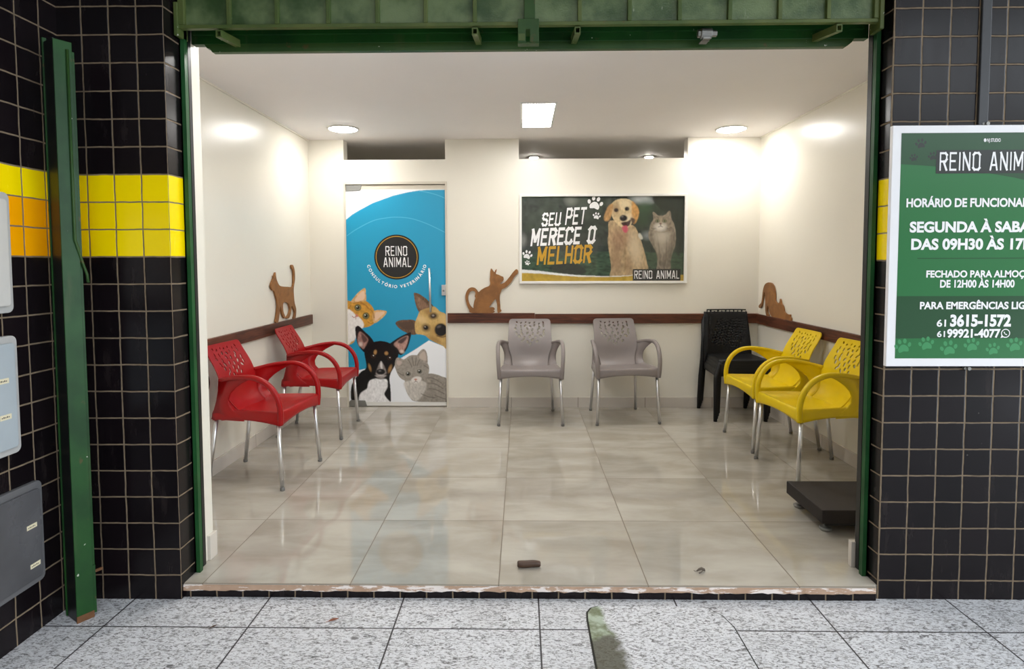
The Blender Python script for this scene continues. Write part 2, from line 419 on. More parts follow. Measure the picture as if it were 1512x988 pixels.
# plastered inner face of the shop front
S('wall_front', MB().box(LX, OX0-.002, 2.50, 2.585, 0, CZ).box(OX1, RX, 2.49, 2.518, 0, CZ).box(OX0-.002, OX1+.002, 2.56, 2.585, 2.27, CZ), M['wall'])
# tiled pillars
S('wall_front_left', MB().box(EXL, OX0, PLY, 2.50, GZ, 3.1), M['tile_left'])
S('wall_front_right', MB().box(OX1, 4.0, PRY, 2.49, GZ, 3.1), M['tile_right'])
S('wall_side', MB().box(EXL-.15, EXL, -2.6, 2.50, GZ, 3.1), M['tile_side'])
S('wall_above', MB().box(OX0, OX1, 2.40, 2.50, 2.85, 3.1), M['tile_left'])
# unseen slab added over the pavement to shade the shop front
S('ceiling_shade_slab', MB().box(EXL-.15, 4.0, 0.2, 2.50, 3.1, 3.25), M['shade_slab'])
# buildings across the street (seen only as reflections in floor, tiles and poster glass)
ob = MB().box(-14, 16, -9.6, -9.0, GZ-.3, 4.4)
for k in range(9): ob.box(-13+3.1*k, -11.4+3.1*k, -9.02, -8.98, .6, 1.9, 1)
S('wall_opposite', ob, [plain('weathered plaster', rgb(150, 132, 116), .85, var=.12, scale=1.5), plain('dark shop windows', rgb(50, 54, 58), .2)])
# threshold: chipped stone lip over a row of half tiles
def ragged_lip():
    mb = MB(); n = 130; x0, x1 = OX0, 1.418; vs = []
    for i in range(n+1):
        x = x0+(x1-x0)*i/n
        lo = -0.026+random.uniform(-.0035, .002); fr = 2.3425+random.uniform(-.001, .0012)
        vs += [(x, fr, -0.0045), (x, fr-random.uniform(0, .002), lo), (x, 2.352, lo), (x, 2.352, -0.0045)]
    fs = [(4*i+k, 4*i+4+k, 4*i+4+(k+1) % 4, 4*i+(k+1) % 4) for i in range(n) for k in range(4)]
    return mb.add(vs, [f[::-1] for f in fs])
S('trim_1', ragged_lip(), M['stone'])
S('trim_2', MB().box(OX0, 1.420, 2.3455, 2.352, GZ, -0.024), M['tile_right'])
# skirting
S('baseboard_left', MB().box(LX, LX+.009, 2.585, BY, 0, .092), M['skirt'], bevel=.0015)
S('baseboard_right', MB().box(RX-.009, RX, 2.518, BY, 0, .092), M['skirt'], bevel=.0015)
S('baseboard_back', MB().box(LX+.009, DX0-.012, BY-.009, BY, 0, .092).box(DX1+.012, RX-.009, BY-.009, BY, 0, .092), M['skirt'], bevel=.0015)
S('baseboard_front', MB().box(OX0-.004, OX0+.012, 2.535, 2.594, 0, .11).box(LX+.009, OX0-.004, 2.585, 2.594, 0, .092)
  .box(OX1-.026, OX1+.004, 2.506, 2.530, 0, .11).box(OX1+.004, RX-.009, 2.518, 2.527, 0, .092), M['skirt'], bevel=.0015)
# thin cornice bead where side walls meet the ceiling
S('trim_3', MB().box(LX, LX+.010, 2.585, BY, CZ-.012, CZ).box(RX-.010, RX, 2.585, BY, CZ-.012, CZ), M['wall'])
# chair rails
S('trim_4', MB().box(-0.668, 0.118, BY-.022, BY, .772, .860).box(0.120, RX, BY-.022, BY, .766, .852), M['rail'], bevel=.002)
S('trim_5', MB().box(LX, LX+.024, 2.59, BY-.03, .768, .852), M['rail_side'], bevel=.002)
S('trim_6', MB().box(RX-.024, RX, 2.59, BY-.022, .766, .850), M['rail_side'], bevel=.002)
# side channels the shutter runs in
def channel(s, x):
    mb = MB()
    mb.box(min(x, x+s*.006), max(x, x+s*.006), 2.430, 2.482, GZ+.052, 2.30)
    mb.box(min(x, x+s*.022), max(x, x+s*.022), 2.430, 2.437, GZ+.052, 2.30)
    mb.box(min(x+s*.014, x+s*.022), max(x+s*.014, x+s*.022), 2.437, 2.452, GZ+.052, 2.30)
    return mb
S('trim_7', channel(1, OX0), M['green_jamb'])
S('trim_8', channel(-1, OX1), M['green_jamb'])
S('trim_9', MB().box(OX0, OX0+.008, 2.482, 2.504, 0, 2.27), M['near_black'])  # black strip stands in for the dark gap behind the left channel
S('trim_10', MB().box(OX1-.008, OX1, 2.482, 2.512, 0, 2.27), M['near_black'])  # likewise a black strip for the dark gap on the right

# ------------------------------------------------------------------ transom window over the opening
win = thing('window_1', 'green steel transom of small patterned glass panes above the shop opening', 'window', (0, 2.40, 2.24)); struct(win)
WX0, WX1 = -1.365, 1.400
fr = MB(); fr.box(WX0, WX1, -.002, .024, 0, .014)
fr.box(WX0, WX0+.026, -.004, .04, .014, .62).box(WX1-.022, WX1, -.004, .04, .014, .62).box(WX0, WX1, -.004, .04, .59, .62)
fr.box(WX0-.012, WX0+.004, -.012, .06, -.03, .10).box(WX1-.004, WX1+.012, -.012, .06, -.03, .10)
fr.build('window_frame', M['green_olive'], win, bevel=.002)
MX = [-1.162, -.970, -.765, -.569, -.378, -.183, .231, .427, .623, .819, 1.014, 1.203]
for x in MX:
    MB().box(x-.008, x+.008, -.003, .03, .014, .59).build('mullion', M['green_olive'], win, bevel=.002)
MB().box(.012, .055, -.006, .03, .014, .59).build('mullion', M['green_mid'], win, bevel=.002)
MB().box(WX0+.02, WX1-.02, .012, .018, .014, .60).build('glazing', M['glass_green'], win)
MB().box(WX0, WX1, .100, .118, .014, .62).box(WX0, WX1, .024, .118, .085, .095).build('back_panel', M['green'], win)

# gate track under the transom
tr = thing('gate_track', 'dark green steel sliding gate track across the top of the shop opening', 'gate track', (0, 2.52, 2.19))
MB().box(OX0+.004, OX1-.004, 0, .035, .032, .125).build('track_beam', M['green'], tr, bevel=.002)
lp = MB(); lp.prism([(-1.330, .034), (-1.318, .018), (-1.305, .014), (-1.295, .000), (1.338, .000), (1.347, .006), (1.362, .018), (1.372, .034)], 'y', .002, .030)
lp.build('track_lip', M['green_mid'], tr, bevel=.002)
for x, lean in ((-1.205, .022), (-.183, .008), (.223, -.006), (1.247, -.042)):
    b = MB(); a = .010; o_, i_ = .0115, .0075
    # hollow square tube running back and down from the transom
    def ring(cx, cy, cz, r): return [(cx-r, cy, cz-r*1.25), (cx+r, cy, cz-r*1.25), (cx+r, cy, cz+r*1.25), (cx-r, cy, cz+r*1.25)]
    v = ring(x, -.118, .030, o_)+ring(x+lean*.9, .002, .034, o_)+ring(x, -.118, .030, i_)+ring(x+lean*.3, -.075, .031, i_)
    f = [(k, (k+1) % 4, 4+(k+1) % 4, 4+k) for k in range(4)]+[(8+(k+1) % 4, 8+k, 12+k, 12+(k+1) % 4) for k in range(4)]
    f += [((k+1) % 4, k, 8+k, 8+(k+1) % 4) for k in range(4)]+[(12, 13, 14, 15), (7, 6, 5, 4)]
    b.add(v, f); b.build('bracket', M['green_olive'], tr)
cl = MB(); cl.prism([(-.013, -.020), (.018, -.020), (.018, .030), (.034, .030), (.034, -.020), (.070, -.020), (.070, .070), (-.013, .070)], 'y', -.135, -.127)
cl.box(-.013, .070, -.135, -.098, -.025, -.020); cl.box(-.013, .070, -.127, -.002, .05, .056)
cl.build('latch_plate', M['green_mid'], tr, bevel=.0015)
MB().box(-.010, .016, -.1365, -.134, -.014, .012).build('latch_patch', M['green_olive'], tr)
rl = thing('gate_roller', 'grey metal gate roller sitting on the green track above the right side of the opening', 'roller', (.745, 2.455, 2.222))
MB().tube([(-.024, 0, 0), (.020, 0, 0)], .0205, 20).build('wheel', M['steel_dull'], rl, bevel=.002)
MB().tube([(-.036, 0, 0), (-.024, 0, 0)], .016, 6).build('bolt', M['steel_dull'], rl, bevel=.001)
MB().tube([(.020, 0, 0), (.040, 0, 0)], .0135, 6).build('bolt', M['steel_dull'], rl, bevel=.001)
MB().box(-.016, .014, -.012, .012, -.024, -.012).box(-.016, .014, .004, .05, -.024, -.018).build('bracket', M['steel_dull'], rl)

# ------------------------------------------------------------------ printed pictures (colour attribute on a fine mesh)
class Canvas:
    def __init__(s, x0, x1, y0, y1, step, seed=1):
        s.nx, s.ny = int(round((x1-x0)/step))+1, int(round((y1-y0)/step))+1
        s.U, s.V = np.meshgrid(np.linspace(x0, x1, s.nx), np.linspace(y0, y1, s.ny)); s.st = step
        s.C = np.ones((s.ny, s.nx, 3)); s.rng = np.random.default_rng(seed)
    def _mask(s, P):
        m = np.zeros(s.U.shape); px, py = P[:, 0], P[:, 1]
        offs = [(-.33, -.33), (.33, -.33), (-.33, .33), (.33, .33)]
        lo, hi = P.min(0)-s.st*2, P.max(0)+s.st*2
        jj = np.where((s.U[0] >= lo[0]) & (s.U[0] <= hi[0]))[0]; ii = np.where((s.V[:, 0] >= lo[1]) & (s.V[:, 0] <= hi[1]))[0]
        if not len(ii) or not len(jj): return m
        U, V = s.U[ii[0]:ii[-1]+1, jj[0]:jj[-1]+1], s.V[ii[0]:ii[-1]+1, jj[0]:jj[-1]+1]; acc = np.zeros(U.shape)
        qx, qy = np.roll(px, -1), np.roll(py, -1)
        for ox, oy in offs:
            u, v = U+ox*s.st, V+oy*s.st; ins = np.zeros(U.shape, bool)
            for a, b, c, d in zip(px, py, qx, qy):
                if b != d: ins ^= ((b > v) != (d > v)) & (u < (c-a)*(v-b)/(d-b)+a)
            acc += ins
        m[ii[0]:ii[-1]+1, jj[0]:jj[-1]+1] = acc/4; return m
    def blur(s, m, n):
        for _ in range(n):
            p = np.pad(m, 1, mode='edge'); m = (p[:-2, 1:-1]+p[2:, 1:-1]+p[1:-1, :-2]+p[1:-1, 2:]+4*m)/8
        return m
    def fill(s, pts, col, smooth=True, soft=0, var=0.0, streak=(1, 3), alpha=1.0, clip=None):
        P = smooth_poly(pts, 5) if smooth else np.array(pts, float)
        m = s._mask(P)
        if soft: m = s.blur(m, soft)
        if clip is not None: m = m*clip
        s.paint(m*alpha, col, var, streak); return m
    def paint(s, m, col, var=0.0, streak=(1, 3)):
        c = np.array([lin(q) for q in col]); c = np.broadcast_to(c, s.C.shape)
        if var:
            n = s.rng.normal(size=s.U.shape)
            for _ in range(streak[0]): n = (n+np.roll(n, 1, 1)+np.roll(n, -1, 1))/2.2
            for _ in range(streak[1]): n = (n+np.roll(n, 1, 0)+np.roll(n, -1, 0))/2.2
            c = np.clip(c*(1+var*n/(n.std()+1e-6))[..., None], 0, 1)
        s.C = s.C*(1-m[..., None])+c*m[..., None]
    def ell(s, cx, cy, rx, ry, col, ang=0, soft=.25, alpha=1.0, clip=None, var=0.0):
        a = math.radians(ang); du, dv = s.U-cx, s.V-cy
        r = np.sqrt(((du*math.cos(a)+dv*math.sin(a))/rx)**2+((-du*math.sin(a)+dv*math.cos(a))/ry)**2)
        m = np.clip((1+soft-r)/(2*soft+1e-6), 0, 1)*alpha
        if clip is not None: m = m*clip
        s.paint(m, col, var)
    def line(s, pts, wd, col, alpha=1.0):
        P = smooth_poly(pts, 8, False); d = np.full(s.U.shape, 1e9)
        for (a, b), (c, e) in zip(P[:-1], P[1:]):
            vx, vy = c-a, e-b; L = vx*vx+vy*vy+1e-9
            t = np.clip(((s.U-a)*vx+(s.V-b)*vy)/L, 0, 1); d = np.minimum(d, np.hypot(s.U-a-t*vx, s.V-b-t*vy))
        s.paint(np.clip((wd/2+s.st*.6-d)/(s.st*1.2), 0, 1)*alpha, col)
    def mesh(s, name, mx, mz, y, mat, parent):
        """flat printed sheet; mx, mz turn canvas units into local metres"""
        X, Z = mx(s.U), mz(s.V); n = s.nx*s.ny
        me = bpy.data.meshes.new(name); co = np.stack([X, np.full(X.shape, y), Z], -1).reshape(-1)
        idx = np.arange(n).reshape(s.ny, s.nx)
        q = np.stack([idx[:-1, :-1], idx[1:, :-1], idx[1:, 1:], idx[:-1, 1:]], -1).reshape(-1, 4)
        me.vertices.add(n); me.vertices.foreach_set('co', co)
        me.loops.add(q.size); me.loops.foreach_set('vertex_index', q.reshape(-1).astype(np.int32))
        me.polygons.add(len(q)); me.polygons.foreach_set('loop_start', np.arange(0, q.size, 4, dtype=np.int32))
        me.update(calc_edges=True)
        at = me.color_attributes.new('print', 'FLOAT_COLOR', 'POINT')
        at.data.foreach_set('color', np.concatenate([s.C.reshape(-1, 3), np.ones((n, 1))], 1).reshape(-1).astype(np.float32))
        me.materials.append(mat); o = bpy.data.objects.new(name, me); COL.objects.link(o); o.parent = parent; return o
def print_mat(name, rough):
    m = NT(name); a = m.n.new('ShaderNodeAttribute'); a.attribute_name = 'print'
    m.set(col=a.outputs['Color'], rough=rough, spec=0.4); return m.m
M['print'] = print_mat('printed vinyl', 0.35); M['print_matt'] = print_mat('printed poster paper', 0.5)

# ---- stroke lettering (condensed capitals)
GL = {
 'R': [[(0, 0), (0, 1), (.40, 1), (.5, .9), (.5, .62), (.40, .5), (0, .5)], [(.26, .5), (.5, 0)]],
 'E': [[(.46, 1), (0, 1), (0, 0), (.46, 0)], [(0, .52), (.38, .52)]], 'I': [[(0, 0), (0, 1)]],
 'N': [[(0, 0), (0, 1), (.5, 0), (.5, 1)]], 'O': [[(.1, 0), (0, .1), (0, .9), (.1, 1), (.4, 1), (.5, .9), (.5, .1), (.4, 0), (.1, 0)]],
 'A': [[(0, 0), (.22, 1), (.30, 1), (.52, 0)], [(.10, .27), (.42, .27)]], 'M': [[(0, 0), (0, 1), (.31, .25), (.62, 1), (.62, 0)]],
 'L': [[(0, 1), (0, 0), (.42, 0)]], 'S': [[(.5, .86), (.4, 1), (.1, 1), (0, .9), (0, .62), (.1, .52), (.4, .48), (.5, .38), (.5, .1), (.4, 0), (.1, 0), (0, .14)]],
 'U': [[(0, 1), (0, .1), (.1, 0), (.4, 0), (.5, .1), (.5, 1)]], 'P': [[(0, 0), (0, 1), (.4, 1), (.5, .9), (.5, .55), (.4, .44), (0, .44)]],
 'T': [[(0, 1), (.5, 1)], [(.25, 1), (.25, 0)]], 'C': [[(.5, .82), (.5, .9), (.4, 1), (.1, 1), (0, .9), (0, .1), (.1, 0), (.4, 0), (.5, .1), (.5, .2)]],
 'H': [[(0, 0), (0, 1)], [(.5, 0), (.5, 1)], [(0, .5), (.5, .5)]]}
def stroke_text(mb, text, x0, x1, z0, h, st=.13, gap=.20, slant=0.0, rise=0.0, y=0.0, th=.0006):
    """lettering between x0 and x1 on the baseline z0, cap height h"""
    wd = {c: max(p[0] for s_ in GL[c] for p in s_) for c in GL}
    tot = sum((wd[c] if c != ' ' else .28)+st+gap for c in text)-gap
    k = (x1-x0)/tot; cx = 0.0; n = 0
    for c in text:
        if c == ' ': cx += .28+st+gap; continue
        for s_ in GL[c]:
            for (a, b), (a2, b2) in zip(s_[:-1], s_[1:]):
                p, q = np.array([(cx+st/2+a)*k, (st/2+b*(1-st))*h]), np.array([(cx+st/2+a2)*k, (st/2+b2*(1-st))*h])
                r = st*.5*(k+h)/2*1.0; d = (q-p)/(np.linalg.norm(q-p)+1e-9); nn = np.array([-d[1], d[0]])
                rx = st*k*.5; rz = st*h*.5; r = abs(nn[0])*rx+abs(nn[1])*rz; e = (abs(d[0])*rx+abs(d[1])*rz)*.92
                quad = [p-d*e-nn*r, q+d*e-nn*r, q+d*e+nn*r, p-d*e+nn*r]
                mb.add([(x0+v[0]+slant*v[1], y-th-n*2e-6, z0+v[1]+rise*v[0]) for v in quad], [(0, 1, 2, 3)]); n += 1
        cx += wd[c]+st+gap
    return mb
def font_geo(text, bold=.0):
    cu = bpy.data.curves.new('type', 'FONT'); cu.body = text; cu.size = 1.0; cu.offset = bold; cu.resolution_u = 4
    o = bpy.data.objects.new('type', cu); COL.objects.link(o)
    dg = bpy.context.evaluated_depsgraph_get(); dg.update(); e = o.evaluated_get(dg); me = e.to_mesh()
    v = np.array([p.co[:] for p in me.vertices]).reshape(-1, 3); f = [tuple(p.vertices) for p in me.polygons]
    e.to_mesh_clear(); bpy.data.objects.remove(o); bpy.data.curves.remove(cu); return v, f
_cap = font_geo('H')[0]; CAP = _cap[:, 1].max()
def font_text(mb, text, x0, x1, z0, cap, y, bold=.018, mi=0):
    v, f = font_geo(text, bold); a, b = v[:, 0].min(), v[:, 0].max()
    kz = cap/(CAP+2*bold); kx = (x1-x0)/(b-a) if x1 is not None else kz
    return mb.add([(x0+(p[0]-a)*kx, y, z0+(p[1]+bold)*kz) for p in v], f, mi)
def ellipse_pts(cx, cz, rx, rz, ang=0, n=16):
    a = math.radians(ang)
    return [(cx+rx*math.cos(t)*math.cos(a)-rz*math.sin(t)*math.sin(a), cz+rx*math.cos(t)*math.sin(a)+rz*math.sin(t)*math.cos(a)) for t in [2*PI*k/n for k in range(n)]]
def flat(mb, pts, y, mi=0):
    n = len(pts); ar = sum(pts[i][0]*pts[(i+1) % n][1]-pts[(i+1) % n][0]*pts[i][1] for i in range(n))
    if ar < 0: pts = pts[::-1]
    return mb.add([(p[0], y, p[1]) for p in pts], [tuple(range(n))], mi)
def paw(mb, cx, cz, s, y, rot=0, mi=0):
    def R(px, pz):
        a = math.radians(rot); return cx+s*(px*math.cos(a)-pz*math.sin(a)), cz+s*(px*math.sin(a)+pz*math.cos(a))
    flat(mb, [R(*p) for p in smooth_poly([(-.30, -.28), (-.33, -.05), (-.15, .16), (0, .20), (.15, .16), (.33, -.05), (.30, -.28), (.12, -.27), (0, -.24), (-.12, -.27)], 4)], y, mi)
    for k, (a, b, r, e) in enumerate([(-.43, .14, .11, 20), (-.17, .42, .115, 8), (.17, .42, .115, -8), (.43, .14, .11, -20)]):
        x_, z_ = R(a, b); flat(mb, ellipse_pts(x_, z_, r*s, r*1.4*s, e+rot), y-2e-5, mi)

# ------------------------------------------------------------------ door with printed film
door = thing('door_1', 'frameless glass door covered by a blue film printed with cats and dogs', 'door', (DX0, BY, 0)); struct(door)
def dx(u): return (u-828)/808.7-.687-DX0
def dz(v): return 1.975-(v-140)/808.7
fm = MB(); W_ = DX1-DX0
fm.box(-.012, .004, -.006, .08, 0, DZ+.008).box(W_-.004, W_+.012, -.006, .08, 0, DZ+.008).box(.004, W_-.004, -.006, .08, DZ-.014, DZ+.008)
fm.build('door_frame', M['beige_alu'], door, bevel=.001)
MB().box(.006, W_-.006, .012, .022, .008, DZ-.018).build('glass_panel', M['white_alu'], door, bevel=.001)
MB().box(.008, W_-.008, .0105, .0118, DZ-.055, DZ-.02).build('top_rail', M['beige_alu'], door)
cv = Canvas(104, 828, 146, 1702, 3.3, 3)
cv.paint(np.ones(cv.U.shape), (240, 242, 246))
bl = [(100, 362), (150, 322), (200, 292), (300, 240), (450, 187), (560, 162), (640, 150), (740, 144), (840, 141), (840, 1300), (700, 1244), (600, 1310), (490, 1376), (400, 1440), (220, 1455), (100, 1482)]
mb_ = cv.fill(bl, (30, 154, 194), smooth=False)
tgrad = np.clip((cv.U-104)/724, 0, 1)*.55
cv.paint(mb_*tgrad, (58, 156, 196)); cv.paint(mb_*np.clip((cv.V-900)/700, 0, 1)*.35, (40, 140, 176))
cv.line([(108, 476), (180, 428), (300, 368), (400, 347), (480, 342), (580, 352), (680, 384), (760, 420), (824, 452)], 3.5, (120, 205, 232), .7)
cv.line([(640, 152), (720, 168), (780, 186), (828, 206)], 3.5, (120, 205, 232), .7)
# --- orange kitten, head tilted, at the left edge
Y = 790
def sh(pts): return [(a, b+Y) for a, b in pts]
cv.fill(sh([(104, 420), (132, 408), (156, 420), (150, 462), (124, 482), (100, 486)]), (196, 150, 66), var=.08)
hd = cv.fill(sh([(100, 185), (128, 165), (165, 150), (230, 158), (275, 190), (302, 235), (318, 290), (300, 326), (262, 350), (210, 362), (166, 372), (158, 430), (130, 455), (100, 462)]), (206, 152, 62), var=.09, streak=(2, 3))
e1 = cv.fill(sh([(132, 172), (160, 128), (198, 90), (236, 68), (241, 108), (240, 160), (190, 168)]), (214, 170, 112), var=.10)
cv.fill(sh([(160, 162), (182, 122), (226, 88), (228, 150)]), (232, 198, 168), soft=2)
e2 = cv.fill(sh([(298, 238), (340, 230), (391, 238), (384, 262), (350, 296), (300, 326), (286, 280)]), (214, 170, 112), var=.10)
cv.fill(sh([(308, 250), (345, 242), (378, 246), (345, 280), (306, 310)]), (230, 196, 164), soft=2)
for q in ([(150, 180), (190, 176), (226, 190)], [(200, 168), (240, 196), (262, 222)], [(270, 222), (292, 250), (300, 286)], [(252, 316), (274, 330), (290, 322)], [(128, 196), (118, 212), (122, 226)]):
    cv.line(sh(q), 9, (150, 92, 34), .55)
cv.fill(sh([(100, 238), (138, 240), (160, 262), (182, 276), (206, 300), (222, 330), (214, 362), (168, 376), (160, 440), (130, 462), (100, 470)]), (240, 236, 232), soft=2, var=.04)
for ex, ey in ((180, 211), (239, 272)):
    cv.ell(ex, ey+Y, 25, 25, (96, 70, 30), soft=.15); cv.ell(ex, ey+Y, 20, 20, (120, 120, 84), soft=.15); cv.ell(ex, ey+Y, 12, 12, (18, 16, 14), soft=.2); cv.ell(ex-6, ey+Y-6, 4, 4, (230, 235, 235), soft=.3)
cv.ell(172, 270+Y, 12, 9, (206, 130, 112), 40); cv.line(sh([(166, 276), (150, 284), (138, 274)]), 5, (176, 110, 100)); cv.line(sh([(166, 276), (164, 296)]), 4, (176, 120, 110))
# --- tan dog looking in from the right edge
cv.fill(sh([(594, 112), (606, 103), (640, 116), (690, 152), (735, 200), (752, 232), (700, 232), (652, 236), (628, 240), (606, 186)]), (112, 86, 64), var=.16)
cv.fill(sh([(612, 130), (650, 150), (690, 190), (700, 214), (650, 226), (622, 196)]), (140, 108, 86), soft=3, var=.12)
cv.fill(sh([(456, 330), (478, 308), (530, 302), (596, 305), (614, 350), (612, 404), (576, 412), (530, 394), (490, 370)]), (104, 80, 62), var=.16)
cv.fill(sh([(480, 330), (530, 316), (588, 326), (590, 370), (540, 376), (500, 358)]), (88, 68, 56), soft=3)
dg_ = cv.fill(sh([(640, 236), (700, 214), (744, 205), (784, 240), (836, 284), (836, 505), (800, 492), (750, 470), (706, 446), (676, 420), (640, 410), (608, 404), (598, 360), (602, 318), (622, 272)]), (204, 170, 106), var=.06)
cv.ell(770, 390+Y, 70, 46, (176, 138, 78), 15, .5, .8, dg_); cv.ell(652, 300+Y, 40, 26, (224, 196, 140), 30, .5, .8, dg_); cv.ell(700, 250+Y, 44, 20, (160, 122, 70), 30, .6, .7, dg_)
cv.ell(812, 300+Y, 30, 40, (222, 190, 128), 0, .5, .8, dg_); cv.ell(740, 450+Y, 60, 20, (150, 112, 60), 25, .5, .7, dg_)
cv.ell(736, 274+Y, 30, 22, (52, 40, 32), -10, .5); cv.ell(734, 270+Y, 9, 7, (160, 150, 140), 0, .4)
cv.ell(680, 360+Y, 27, 24, (70, 52, 38), 20, .6); cv.ell(680, 360+Y, 16, 15, (24, 20, 18), 0, .2); cv.ell(674, 354+Y, 5, 4, (190, 180, 170), 0, .4)
cv.ell(790, 376+Y, 46, 48, (30, 26, 26), 0, .12); cv.ell(776, 352+Y, 16, 9, (110, 104, 102), -20, .5, .7); cv.line(sh([(832, 420), (800, 430), (760, 420)]), 7, (70, 50, 36), .8)
# --- black dog with white chest, front and centre
bd = cv.fill(sh([(222, 536), (246, 488), (290, 466), (350, 458), (412, 474), (456, 510), (476, 556), (458, 604), (446, 642), (418, 692), (406, 740), (412, 800), (414, 905), (392, 900), (364, 850), (384, 790), (330, 745), (262, 752), (240, 812), (188, 870), (182, 896), (122, 898), (122, 800), (150, 740), (196, 686), (236, 652)]), (16, 14, 16), var=.15, streak=(1, 3))
cv.fill(sh([(159, 362), (168, 350), (186, 347), (226, 386), (272, 430), (294, 474), (248, 494), (226, 542), (194, 512), (173, 478), (162, 420)]), (24, 20, 22), var=.15)
cv.fill(sh([(186, 392), (214, 400), (250, 440), (246, 470), (218, 516), (196, 496), (174, 462)]), (168, 128, 118), soft=3, var=.12); cv.fill(sh([(206, 404), (236, 430), (246, 452), (222, 470), (206, 440)]), (92, 66, 62), soft=3)
cv.ell(196, 482+Y, 14, 16, (222, 204, 194), 0, .5, .8)
cv.fill(sh([(570, 397), (540, 402), (482, 430), (430, 464), (414, 482), (450, 512), (482, 560), (512, 552), (542, 508), (562, 450)]), (24, 20, 22), var=.15)
cv.fill(sh([(548, 420), (492, 440), (442, 482), (470, 514), (490, 548), (516, 528), (540, 480)]), (178, 140, 128), soft=3, var=.12); cv.fill(sh([(540, 424), (500, 440), (470, 466), (500, 476), (528, 452)]), (84, 62, 60), soft=3)
cv.ell(502, 536+Y, 16, 12, (226, 210, 200), 20, .5, .8)
wc_ = cv.fill(sh([(262, 752), (300, 738), (340, 742), (386, 744), (390, 800), (366, 850), (388, 890), (404, 915), (300, 918), (186, 912), (188, 850), (238, 812), (246, 780)]), (238, 236, 236), soft=2, var=.06)
cv.fill(sh([(322, 650), (346, 610), (372, 652), (384, 700), (362, 736), (330, 738), (304, 712)]), (150, 140, 136), soft=3, var=.1)
cv.fill(sh([(338, 640), (346, 606), (356, 640), (352, 668)]), (226, 222, 220), soft=2)
cv.ell(342, 686+Y, 34, 21, (26, 24, 26), 0, .15); cv.ell(336, 680+Y, 10, 5, (120, 116, 118), 0, .5); cv.line(sh([(300, 706), (340, 722), (382, 704)]), 6, (50, 44, 44)); cv.ell(342, 716+Y, 34, 8, (214, 206, 202), 0, .5, .7)
cv.ell(304, 541+Y, 11, 17, (178, 136, 84), 10, .4); cv.ell(386, 549+Y, 13, 13, (178, 136, 84), 0, .4)
cv.ell(262, 655+Y, 9, 26, (170, 126, 76), -15, .5); cv.ell(411, 664+Y, 11, 28, (170, 126, 76), 20, .5)
for ex, ey in ((288, 570), (409, 585)): cv.ell(ex, ey+Y, 16, 14, (70, 46, 30), 0, .2); cv.ell(ex, ey+Y, 10, 10, (10, 8, 8), 0, .2); cv.ell(ex+2, ey-4+Y, 4, 4, (236, 236, 236), 0, .4)
# --- grey tabby kitten at the lower right
kb = cv.fill(sh([(520, 750), (560, 720), (690, 700), (742, 704), (790, 720), (836, 752), (836, 910), (690, 912), (590, 906), (556, 878), (530, 830)]), (150, 142, 132), var=.09, streak=(2, 3))
kh = cv.fill(sh([(448, 650), (452, 606), (470, 588), (512, 596), (560, 566), (612, 564), (652, 580), (688, 620), (701, 662), (692, 704), (650, 744), (604, 764), (556, 760), (510, 748), (474, 716)]), (158, 150, 140), var=.07, streak=(2, 3))
cv.fill(sh([(450, 640), (454, 596), (474, 581), (526, 606), (500, 640), (470, 664)]), (164, 154, 144), var=.1); cv.fill(sh([(464, 632), (466, 602), (500, 612), (484, 640)]), (196, 178, 168), soft=2)
cv.fill(sh([(608, 580), (640, 528), (668, 520), (686, 556), (688, 626), (652, 610)]), (160, 150, 140), var=.1); cv.fill(sh([(628, 580), (650, 540), (670, 540), (678, 604)]), (194, 178, 166), soft=2)
cv.fill(sh([(512, 770), (560, 752), (640, 752), (680, 780), (650, 860), (600, 905), (556, 880), (530, 830)]), (206, 200, 192), soft=4, var=.08, alpha=.85)
for q in ([(545, 596), (560, 620), (572, 650)], [(575, 580), (582, 612), (586, 640)], [(606, 582), (602, 612), (598, 640)], [(632, 596), (620, 620), (612, 640)], [(470, 690), (492, 706), (512, 712)], [(664, 640), (682, 650), (694, 660)],
          [(700, 730), (740, 740), (790, 770)], [(690, 770), (740, 776), (800, 810)], [(700, 812), (750, 820), (810, 850)], [(640, 850), (690, 872), (740, 880)], [(740, 860), (780, 876), (820, 890)]):
    cv.line(sh(q), 8, (92, 84, 76), .55)
cv.fill(sh([(570, 740), (600, 722), (640, 728), (636, 756), (600, 770), (572, 762)]), (226, 220, 214), soft=2)
for ex, ey in ((545, 702), (630, 684)): cv.ell(ex, ey+Y, 24, 20, (200, 192, 182), 0, .4, .5); cv.ell(ex, ey+Y, 19, 17, (58, 52, 48), 0, .2); cv.ell(ex, ey+Y, 16, 15, (124, 122, 108), 0, .2); cv.ell(ex, ey+Y, 10, 11, (16, 16, 16), 0, .2); cv.ell(ex-4, ey-6+Y, 4, 4, (240, 240, 240), 0, .4)
cv.ell(600, 744+Y, 11, 7, (198, 140, 122), 0, .3); cv.line(sh([(600, 750), (600, 758), (588, 764)]), 4, (120, 100, 92)); cv.line(sh([(600, 758), (613, 762)]), 4, (120, 100, 92))
film = cv.mesh('door_film', dx, dz, .0100, M['print'], door)
lg = MB(); flat(lg, ellipse_pts(dx(471), dz(632), .203, .203, 0, 72), .0094, 0)
ringp = ellipse_pts(0, 0, 1, 1, 0, 72)
for k in range(72):
    a, b = ringp[k], ringp[(k+1) % 72]; c = (dx(471), dz(632))
    lg.add([(c[0]+a[0]*.1835, .0090, c[1]+a[1]*.1835), (c[0]+a[0]*.1885, .0090, c[1]+a[1]*.1885), (c[0]+b[0]*.1885, .0090, c[1]+b[1]*.1885), (c[0]+b[0]*.1835, .0090, c[1]+b[1]*.1835)], [(3, 2, 1, 0)], 1)
lg.build('logo_disc', [M['letter_black'], M['letter_gold']], film)
